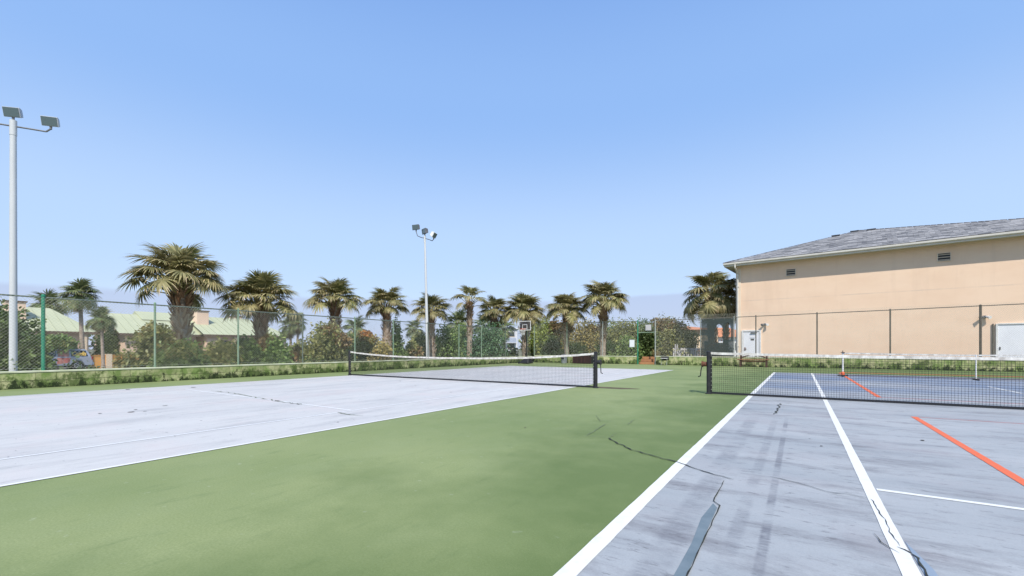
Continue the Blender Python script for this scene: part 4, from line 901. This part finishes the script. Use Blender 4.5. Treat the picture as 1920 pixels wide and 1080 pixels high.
# ------------------------------------------------------------------ palms
def frond_mesh(seed, pet=0.66, R=0.56, bend=0.9, droop=0.6, nseg=36, spread=158, fold=0.22, wide=0.044):
    """fan frond: arching petiole, then a round costapalmate blade bent down by `bend` with drooping tips"""
    r = random.Random(seed); mb = MB(); pts = []; ang = 0.0; p = Vector((0, 0, 0)); k = 5
    for i in range(k + 1):
        pts.append(p.copy()); ang = -bend * .45 * (i / k) ** 1.6; p = p + Vector((math.cos(ang), 0, math.sin(ang))) * (pet / k)
    for i in range(k): mb.tube(pts[i], pts[i + 1], .024 - .0025 * i, .0215 - .0025 * i, 4, caps=False, col=.66)
    hub = pts[-1]; F = Vector((math.cos(-bend), 0, math.sin(-bend))); S = Vector((0, 1, 0)); Nn = F.cross(S); Nn = Nn if Nn.z * F.x >= 0 else -Nn
    Nn = Vector((math.sin(bend), 0, math.cos(bend)))
    for j in range(nseg):
        a = rad(-spread + 2 * spread * j / (nseg - 1) + r.uniform(-4, 4)); f = min(1.0, abs(a) / rad(spread))
        base = hub + F * (R * .26 * (1 - f) ** 1.5); L = R * (1.0 - .22 * f ** 2) * r.uniform(.90, 1.06)
        side = (F * math.cos(a) + S * math.sin(a) + Nn * fold * (.35 + .65 * abs(math.sin(a)))).normalized()
        tw = (Nn.cross(side)).normalized(); d = droop * r.uniform(.7, 1.35); w = [wide * .40, wide, wide * .66, 0.0]; col0 = r.random() ** .8 * .72; pp = []
        for kk, t in enumerate((0.02, .42, .74, 1.0)):
            q = base + side * (L * t) - Nn * (d * L * .62 * t ** 2.3) + Vector((0, 0, -d * L * .20 * t ** 2.5)); pp.append((q, tw * (w[kk] / 2)))
        for kk in range(3):
            (q, e), (q2, g) = pp[kk], pp[kk + 1]; c = col0 if kk < 2 else min(1.0, col0 + r.choice((.05, .15, .45)))
            if kk < 2: mb.quad(q - e, q + e, q2 + g, q2 - g, col=c)
            else: mb.quad(q - e, q + e, q2, col=c)
    return mb
FRONDS = []; OLD = []; FAR = []
for i in range(5):
    me = frond_mesh(11 + i, pet=(.70, .72, .74, .75, .74)[i], R=(.44, .43, .41, .39, .37)[i], nseg=40, wide=.040, bend=(.62, .76, .88, .96, 1.0)[i], droop=(.6, .65, .7, .75, .85)[i]).mesh('frond', (0, 0, 0), True); me.materials.append(M_frond); FRONDS.append(me)
for i in range(2):
    me = frond_mesh(31 + i, pet=.5, bend=.9, droop=1.2, nseg=24, spread=120).mesh('frond', (0, 0, 0), True); me.materials.append(M_frond_old); OLD.append(me)
for i in range(3):
    me = frond_mesh(51 + i, pet=.62, R=.52, bend=(.45, .85, 1.1)[i], droop=.7, nseg=24, wide=.06).mesh('frond', (0, 0, 0), True); me.materials.append(M_frond_far); FAR.append(me)

def palm(label, px, z, py_crown, scale, n=36, base_r=.17, trunk_px=None, boots=1.0, seed=0, lean=(0, 0), up=88, low=-48, dead=3, far=False, group='cabbage palms beyond the fences', sparse=False):
    """crown heart at bearing px, depth z and picture row py_crown; trunk down to the ground"""
    r = random.Random(seed + 100); x, y = spot(px, z); zc = hgt(py_crown, z); bx, by = spot(trunk_px if trunk_px else px, z)
    t = thing('palm_tree', label, 'palm', (bx, by, Z0), group)
    B, T = Vector((bx, by, Z0)), Vector((x, y, zc)); q = MB(); n_ = 14
    for i in range(n_):
        a, b = B.lerp(T, i / n_), B.lerp(T, (i + 1) / n_); h0, h1 = i / n_, (i + 1) / n_
        prof = lambda h: base_r * (1.12 - .25 * h + (.22 if h < .08 else 0))
        q.tube(a, b, prof(h0) * r.uniform(.96, 1.04), prof(h1) * r.uniform(.94, 1.02), 12, caps=(i == n_ - 1))
    q.build('trunk', M_bark, t, smooth=True)
    if boots > 0:
        q = MB(); H = zc - Z0; hb = min(H * .75, 2.4 * boots * scale); k = int(210 * boots)
        for i in range(k):
            f = i / k; zz = zc - .10 * scale - hb * (1 - f); a = i * 2.4 + r.uniform(-.3, .3); c = B.lerp(T, (zz - Z0) / H); rr = base_r * (.92 + .25 * f)
            o = Vector((math.cos(a), math.sin(a), 0)); s = Vector((-o.y, o.x, 0)); tilt = s * r.choice((-1, 1)) * r.uniform(.05, .13) * scale; ln = r.uniform(.13, .26) * scale * (.75 + .5 * f)
            p = c + o * rr * .85; e = c + o * (rr + ln * r.uniform(.15, .45)) + Vector((0, 0, ln)) + tilt; w = .034 * scale; th = o * .015
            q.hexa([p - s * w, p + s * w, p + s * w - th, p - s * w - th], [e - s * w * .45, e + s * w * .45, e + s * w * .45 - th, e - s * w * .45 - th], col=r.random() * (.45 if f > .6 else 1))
        q.build('leaf_bases', M_boot, t, colours=True, kind='stuff')
    lib = FAR if far else FRONDS
    for i in range(n + dead):
        old = i >= n; f = (i + .5) / n if not old else 1
        el = rad(up - (up - low) * f ** .92 + r.uniform(-12, 12)) if not old else rad(r.uniform(-72, -55)); yaw = i * 2.39996 + r.uniform(-.25, .25)
        if old: me = r.choice(OLD)
        else: me = lib[min(len(lib) - 1, max(0, int(f * len(lib) + r.uniform(-.6, .6))))]
        o = bpy.data.objects.new('frond', me); C.objects.link(o); o.parent = t
        s = scale * r.uniform(.82, 1.14) * (.92 if old else 1)
        M4 = Matrix.Rotation(yaw, 4, 'Z') @ Matrix.Rotation(-el, 4, 'Y') @ Matrix.Rotation(r.uniform(-.5, .5), 4, 'X')
        d = Vector((math.cos(yaw), math.sin(yaw), 0)); 
        o.matrix_local = Matrix.Translation(T - B + d * base_r * .6 + Vector((0, 0, -.28 * scale * f))) @ M4 @ Matrix.Diagonal((s, s, s, 1))
    return t
# (bearing, depth, crown row, scale...)
palm('largest cabbage palm with the thickest shaggy trunk, behind the left fence', 338, 17.5, 535, 1.56, 58, .27, 347, 1.5, 1, low=22, dead=0)
palm('second cabbage palm from the left, drooping frond on its left', 488, 20.1, 576, 1.50, 54, .22, 494, 1.2, 2, low=22, dead=0)
palm('third cabbage palm from the left, above the rounded shrub', 628, 23.3, 568, 1.28, 50, .22, 630, 1.2, 3, low=22, dead=0)
palm('fourth cabbage palm from the left, next to the tall green shrub', 724, 26.2, 577, 1.20, 48, .22, 727, 1.2, 4, low=22, dead=0)
palm('small cabbage palm right behind the slim floodlight pole', 808, 29.5, 586, 1.24, 46, .20, 812, .9, 5, low=22, dead=0)
palm('open-crowned palm with few fronds just right of the slim floodlight pole', 881, 32.0, 566, 1.30, 17, .19, 880, .8, 6, low=20, dead=0)
palm('brownish cabbage palm immediately left of the basketball hoop palm', 927, 35.5, 586, 1.24, 46, .24, 929, .9, 7, low=12, dead=6)
palm('full cabbage palm standing right behind the basketball hoop', 984, 35.2, 588, 1.60, 62, .24, 984, .8, 8, low=12, dead=4)
palm('cabbage palm with pale trunk right of the basketball hoop', 1062, 33.4, 585, 1.48, 56, .18, 1062, .7, 9, low=12, dead=3)
palm('tall cabbage palm nearest the gate on its left', 1131, 31.9, 567, 1.58, 58, .22, 1130, .8, 10, low=16, dead=2)
palm('cabbage palm leaning out beside the corner of the peach building', 1333, 33.0, 556, 1.90, 62, .30, 1338, .9, 11, low=-30, dead=5)
palm('dark palm tucked against the peach building corner', 1362, 35.0, 562, 1.60, 44, .20, 1360, .8, 12, low=-40, dead=4)
# slim fan palms farther off
FG = 'slim fan palms near the houses'
palm('slim fan palm with tall thin trunk rising before the left house', 150, 38, 554, 1.35, 40, .15, 156, .25, 21, far=True, low=-12, dead=4, group=FG)
palm('fan palm behind the roof of the left house', 90, 47, 574, 1.55, 34, .15, 92, .2, 22, far=True, low=-5, group=FG)
palm('small fan palm in the gap between the two left houses', 190, 36, 600, 1.0, 30, .11, 194, .2, 23, far=True, low=-15, group=FG)
palm('left of two thin palms beside the long peach house', 545, 52, 612, 1.35, 26, .14, 545, .2, 24, far=True, low=-20, group=FG)
palm('right of two thin palms beside the long peach house', 558, 50, 606, 1.15, 24, .13, 558, .2, 25, far=True, low=-10, group=FG)
palm('small far palm just behind the trunk of the largest palm', 362, 58, 582, 1.4, 22, .14, 362, .1, 26, far=True, low=-10, group=FG)
SG = 'small palms poking out of the shrubs'
palm('small palm top above shrubs right of the third palm', 668, 31, 619, .95, 20, .13, 668, .3, 27, far=True, low=0, group=SG)
palm('small palm top above shrubs right of the fourth palm', 778, 36, 618, .9, 20, .12, 778, .2, 28, far=True, low=0, group=SG)
palm('small palm top between the pole and the open-crowned palm', 858, 40, 607, 1.25, 24, .13, 858, .2, 29, far=True, low=-10, group=SG)
palm('small palm top right of the open-crowned palm', 906, 41, 611, 1.2, 22, .13, 906, .2, 30, far=True, low=-10, group=SG)
palm('small palm top beside the white block', 945, 42, 616, 1.1, 20, .12, 946, .2, 31, far=True, low=-10, group=SG)

# ------------------------------------------------------------------ shrubs and small trees
def foliage(lobes, n, size, seed, tintbias=0.0):
    """leaf blades spread through overlapping uneven lobes: (cx, cy, cz, rx, ry, rz)"""
    g = np.random.default_rng(seed); vol = np.array([l[3] * l[4] * l[5] for l in lobes]) ** .75; cnt = np.maximum((n * vol / vol.sum()).astype(int), 40)
    P = []; NRM = []; T = []
    for l, c in zip(lobes, cnt):
        u = g.normal(size=(c, 3)); u /= np.linalg.norm(u, axis=1)[:, None]
        ph = g.uniform(0, 6.28, 6); amp = .16
        wob = 1 + amp * (np.sin(3.1 * u[:, 0] * 2 + ph[0]) + np.sin(4.3 * u[:, 1] * 2 + ph[1]) * .8 + np.sin(5.2 * u[:, 2] * 2 + ph[2]) * .8 + .6 * np.sin(9 * u[:, 0] + 8 * u[:, 2] + ph[3]))
        rr = (g.uniform(0, 1, c) ** .38) * wob * (1 + .16 * (g.uniform(0, 1, c) > .93) * g.uniform(0, 1, c))
        p = u * rr[:, None] * np.array(l[3:6]) + np.array(l[0:3]); P.append(p); NRM.append(u)
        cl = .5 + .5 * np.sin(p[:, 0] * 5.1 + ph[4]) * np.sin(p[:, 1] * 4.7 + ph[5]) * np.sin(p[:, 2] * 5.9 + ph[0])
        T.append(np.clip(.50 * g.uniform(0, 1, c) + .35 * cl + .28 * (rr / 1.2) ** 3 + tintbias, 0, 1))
    P = np.concatenate(P); U_ = np.concatenate(NRM); T = np.concatenate(T); k = P[:, 2] > Z0 + .02; P, U_, T = P[k], U_[k], T[k]; c = len(P)
    d = U_ * .7 + g.normal(size=(c, 3)) * .75; d[:, 2] += .25; d /= np.linalg.norm(d, axis=1)[:, None]
    s = np.cross(d, g.normal(size=(c, 3))); s /= np.linalg.norm(s, axis=1)[:, None]; L = size * g.uniform(.6, 1.4, c)[:, None]; W = L * g.uniform(.28, .42, c)[:, None]
    V = np.empty((c, 4, 3)); V[:, 0] = P; V[:, 1] = P + d * L * .5 + s * W; V[:, 2] = P + d * L; V[:, 3] = P + d * L * .5 - s * W
    V[:, 2, 2] -= (L[:, 0] * .25)
    return V.reshape(-1, 3), T
def leaf_object(name, V, T, m, parent):
    c = len(T); me = bpy.data.meshes.new(name); off = wloc(parent); V = V - np.array(off)
    me.vertices.add(c * 4); me.vertices.foreach_set('co', V.astype(np.float32).ravel()); me.loops.add(c * 4); me.loops.foreach_set('vertex_index', np.arange(c * 4, dtype=np.int32))
    me.polygons.add(c); me.polygons.foreach_set('loop_start', np.arange(0, c * 4, 4, dtype=np.int32)); me.polygons.foreach_set('loop_total', np.full(c, 4, dtype=np.int32))
    at = me.attributes.new('rnd', 'FLOAT', 'FACE'); at.data.foreach_set('value', T.astype(np.float32)); me.update(calc_edges=True); me.validate(); me.materials.append(m)
    o = bpy.data.objects.new(name, me); C.objects.link(o); o.parent = parent; return o
SHN = [0]
def shrub(label, kind, px, z, wpx, ytop, n=2600, size=.13, tops=None, name='shrub', cat='shrub', base=Z0, group='shrubs beyond the fences', lobes=5, conical=False, zdepth=1.0, bottom=None):
    """a bush of width wpx (photograph pixels) centred at bearing px and depth z whose top reaches row ytop"""
    SHN[0] += 1; r = random.Random(900 + SHN[0]); x, y = spot(px, z); W = wpx * 1.14 * z / 830.0; zt = hgt(ytop, z); zb = base if bottom is None else bottom
    t = thing(name, label, cat, (x, y, base), group); H = zt - zb; L = []
    if conical:
        for i in range(lobes):
            f = i / (lobes - 1); w = W * .5 * (1 - .72 * f); L.append((x + r.uniform(-.1, .1) * W, y + r.uniform(-.1, .1) * W, zb + H * (.16 + .70 * f), w, w, H * .20))
    else:
        L.append((x, y, zb + H * .48, W * .36, W * .36 * zdepth, H * .46))
        for i in range(lobes):
            a = r.uniform(-1, 1); b = r.uniform(-.6, .6); hh = r.uniform(.30, .74); sx = W * r.uniform(.17, .27)
            top_room = 1 - .35 * abs(a); ctr = RGT * (a * (W * .5 - sx)) + FWD * (b * W * .3 * zdepth); sz = H * r.uniform(.20, .30)
            L.append((x + ctr.x, y + ctr.y, min(zb + H * hh * top_room + .1, zt - sz * .92), sx, sx, sz))
        L.append((x + r.uniform(-.2, .2) * W, y, zt - H * .23, W * .24, W * .24, H * .23))
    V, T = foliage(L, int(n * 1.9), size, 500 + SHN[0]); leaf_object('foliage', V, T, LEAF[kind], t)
    if tops:
        L2 = [(x + RGT.x * o_ * W, y + RGT.y * o_ * W - .2, zb + H * f, W * s, W * s, H * s * .8) for (o_, f, s) in tops[1]]
        V, T = foliage(L2, int(n * .35), size, 800 + SHN[0]); leaf_object('tinted_sprays', V, T, LEAF[tops[0]], t)
    q = MB(); c = Vector((x, y, base))
    for i in range(5):
        l = L[r.randrange(len(L))]; e = Vector(l[0:3]); m_ = c.lerp(e, .5) + Vector((r.uniform(-.1, .1), r.uniform(-.1, .1), 0)); q.tube(c + Vector((r.uniform(-.08, .08), r.uniform(-.08, .08), 0)), m_, .035, .025, 5); q.tube(m_, e, .025, .008, 5)
    q.build('stem', M_bark2, t, smooth=True)
    return t
SB = shrub
# left run, behind the long fence
SB('tall dark shrub at the far left edge beside the thick light pole', 'dark', 8, 14.2, 122, 570, 7500, .12)
SB('low dark shrub between the thick light pole and the green fence post', 'dark', 60, 13.8, 66, 632, 3600, .11)
SB('leafy bush before the left house, left of the thin fan palm', 'green', 108, 36, 62, 628, 1800, .2, bottom=.4, tops=('olive', [(.2, .6, .2)]))
SB('dark green bush between the two left houses', 'dark', 205, 46, 62, 616, 2400, .26)
SB('big pale oleander left of the largest palm', 'olive', 287, 17.2, 96, 606, 5200, .12, tops=('gold', [(-.35, .42, .16), (.1, .85, .14), (.3, .7, .12)]))
SB('dark shrub under the largest palm', 'dark', 345, 16.6, 95, 640, 3600, .12, tops=('olive', [(.1, .8, .2)]))
SB('dull green shrub right of the largest palm trunk', 'olive', 412, 18.0, 85, 636, 3200, .12, tops=('russet', [(.25, .4, .14)]))
SB('dark green shrub left of the second palm trunk', 'dark', 455, 19.2, 70, 634, 2600, .13, tops=('green', [(-.2, .75, .18)]))
SB('green shrub right of the second palm trunk', 'green', 515, 20.0, 62, 630, 2600, .13, tops=('russet', [(-.1, .85, .18)]))
SB('low russet shrub left of the big rounded shrub', 'russet', 556, 21.5, 50, 650, 1500, .13)
SB('big rounded grey-olive shrub under the third palm', 'olive', 617, 21.5, 98, 607, 5400, .125, tops=('russet', [(.05, .86, .13), (.28, .72, .13)]))
SB('orange-topped bush right of the third palm', 'olive', 684, 26.5, 66, 626, 2600, .14, tops=('orange', [(.10, .93, .17), (.22, .86, .13)]))
SB('low golden shrub under the fourth palm', 'gold', 716, 25.0, 44, 640, 1600, .14)
SB('tall bright green narrow shrub right of the fourth palm', 'green', 742, 27.0, 44, 600, 2400, .14, conical=True, lobes=6)
SB('russet low shrub left of the slim floodlight pole', 'russet', 772, 28.5, 46, 645, 1600, .15, tops=('olive', [(.1, .85, .22)]))
SB('green shrub left of the slim floodlight pole', 'olive', 788, 31.5, 50, 622, 2000, .16)
SB('green shrub right of the slim floodlight pole', 'green', 838, 31, 62, 610, 2800, .15)
SB('big blue-green shrub left of the basketball hoop', 'blue', 906, 33, 92, 607, 5000, .15)
SB('dark bush before the white block beside the hoop', 'dark', 960, 38, 26, 650, 1100, .16)
# far side, behind the hoop and up to the gate
SB('golden olive tree right behind the basketball hoop', 'lime', 1012, 40, 74, 594, 4200, .17, tops=('russet', [(.35, .78, .16)]))
SB('dark bush right of the basketball hoop', 'dark', 1032, 37, 46, 630, 2400, .16)
SB('lime green low shrub left of the gate', 'lime', 1078, 35.6, 66, 642, 2600, .16)
SB('russet olive tree between the two pale-trunked palms', 'gold', 1092, 39, 84, 600, 4600, .17, tops=('russet', [(-.3, .85, .16), (.2, .8, .13)]))
SB('brown-green tree left of the gate', 'olive', 1165, 36, 86, 598, 5000, .16, tops=('olive', [(-.2, .5, .22), (.2, .35, .2)]))
SB('green leafy shrub behind the white notice', 'green', 1172, 33, 50, 628, 2400, .15)
SB('dark bush seen through the gate opening', 'dark', 1214, 34.5, 44, 606, 3000, .15)
SB('round tree with russet crown right of the gate', 'olive', 1258, 35.5, 98, 597, 5600, .16, tops=('russet', [(-.18, .88, .16), (.05, .84, .15)]))
SB('dark green bush behind the picket fence', 'dark', 1286, 37.5, 48, 620, 2400, .17)
SB('mounded red-brown bush behind the windscreen cloth', 'brown', 1346, 31.5, 62, 645, 3200, .11, tops=None)
# a second, farther row that closes the gaps
SB('grey-green bush in the gap left of the second palm, behind the shrubs', 'olive', 470, 24, 90, 650, 2600, .15)
SB('olive bush behind the low russet shrub', 'olive', 560, 27, 60, 640, 2000, .15)
SB('dark bush behind the orange-topped bush', 'dark', 668, 30, 70, 630, 2600, .16)
SB('olive tree behind the tall narrow green shrub', 'olive', 728, 33, 70, 634, 2600, .17)
SB('dark tree behind the slim floodlight pole', 'dark', 800, 35, 74, 628, 3000, .17, tops=('green', [(.1, .8, .2)]))
SB('mid-green tree between the pole and the blue-green shrub', 'green', 864, 36, 62, 606, 3000, .17)
SB('olive tree right of the dark bush by the hoop', 'olive', 1050, 42, 80, 608, 3400, .18)
SB('yellow-green tree behind the tall palm by the gate', 'green', 1128, 42, 90, 604, 3600, .18, tops=('lime', [(.0, .4, .2)]))
SB('dark olive tree behind the gate opening', 'dark', 1206, 41, 84, 600, 3600, .18)
SB('lime shrub low behind the white notice', 'lime', 1140, 34.4, 60, 640, 2200, .15)
# a straw-coloured ornamental grass clump above the steps
gx, gy = -8.25, 30.9; gc = thing('grass_clump', 'straw-coloured spiky grass clump at the top of the steps', 'grass', (gx, gy, 0.45))
MB().lathe((gx, gy, Z0), [(.45, 0), (.5, 1.0), (.35, 1.18)], 14).build('soil_mound', M_ground, gc, smooth=True)
q = MB(); r_ = random.Random(5)
for i in range(150):
    a = r_.uniform(0, 6.28); tl = r_.uniform(.15, 1.1); L_ = r_.uniform(.35, .75); o = Vector((gx, gy, .47)) + Vector((math.cos(a), math.sin(a), 0)) * .06; d = Vector((math.cos(a) * math.sin(tl), math.sin(a) * math.sin(tl), math.cos(tl)))
    s = Vector((-math.sin(a), math.cos(a), 0)) * .014; m_ = o + d * L_ * .6; e = o + d * L_ - Vector((0, 0, .12 * L_ * tl)); c = r_.random(); q.quad(o - s, o + s, m_ + s * .8, m_ - s * .8, col=c); q.quad(m_ - s * .8, m_ + s * .8, e, col=c)
q.build('blades', LEAF['straw'], gc, colours=True, kind='stuff')
# dry undergrowth that fills the strip behind the left wall
V = []; T = []
g = np.random.default_rng(3); L_ = []
for i in range(46):
    y = -3 + i * .72; L_.append((-18.35 + g.uniform(-.3, .3), y, Z0 + .45 + g.uniform(-.1, .35), .5, .55, .62))
tu = bpy.data.objects.new('undergrowth', None); C.objects.link(tu); tu.location = (-18.3, 12, Z0); tag(tu, 'dark tangled undergrowth along the foot of the left fence', 'undergrowth'); tu['kind'] = 'stuff'
V, T = foliage(L_, 14000, .11, 77); leaf_object('foliage', V, T, LEAF['dark'], tu)
L_ = [(-17.0 + i * .8, 30.9 + g.uniform(-.4, .4), Z0 + .55 + g.uniform(-.1, .35), .6, .5, .65) for i in range(10)]
tu = bpy.data.objects.new('undergrowth', None); C.objects.link(tu); tu.location = (-13, 31, Z0); tag(tu, 'green undergrowth behind the low wall by the basketball hoop', 'undergrowth'); tu['kind'] = 'stuff'
V, T = foliage(L_, 5000, .13, 78); leaf_object('foliage', V, T, LEAF['green'], tu)
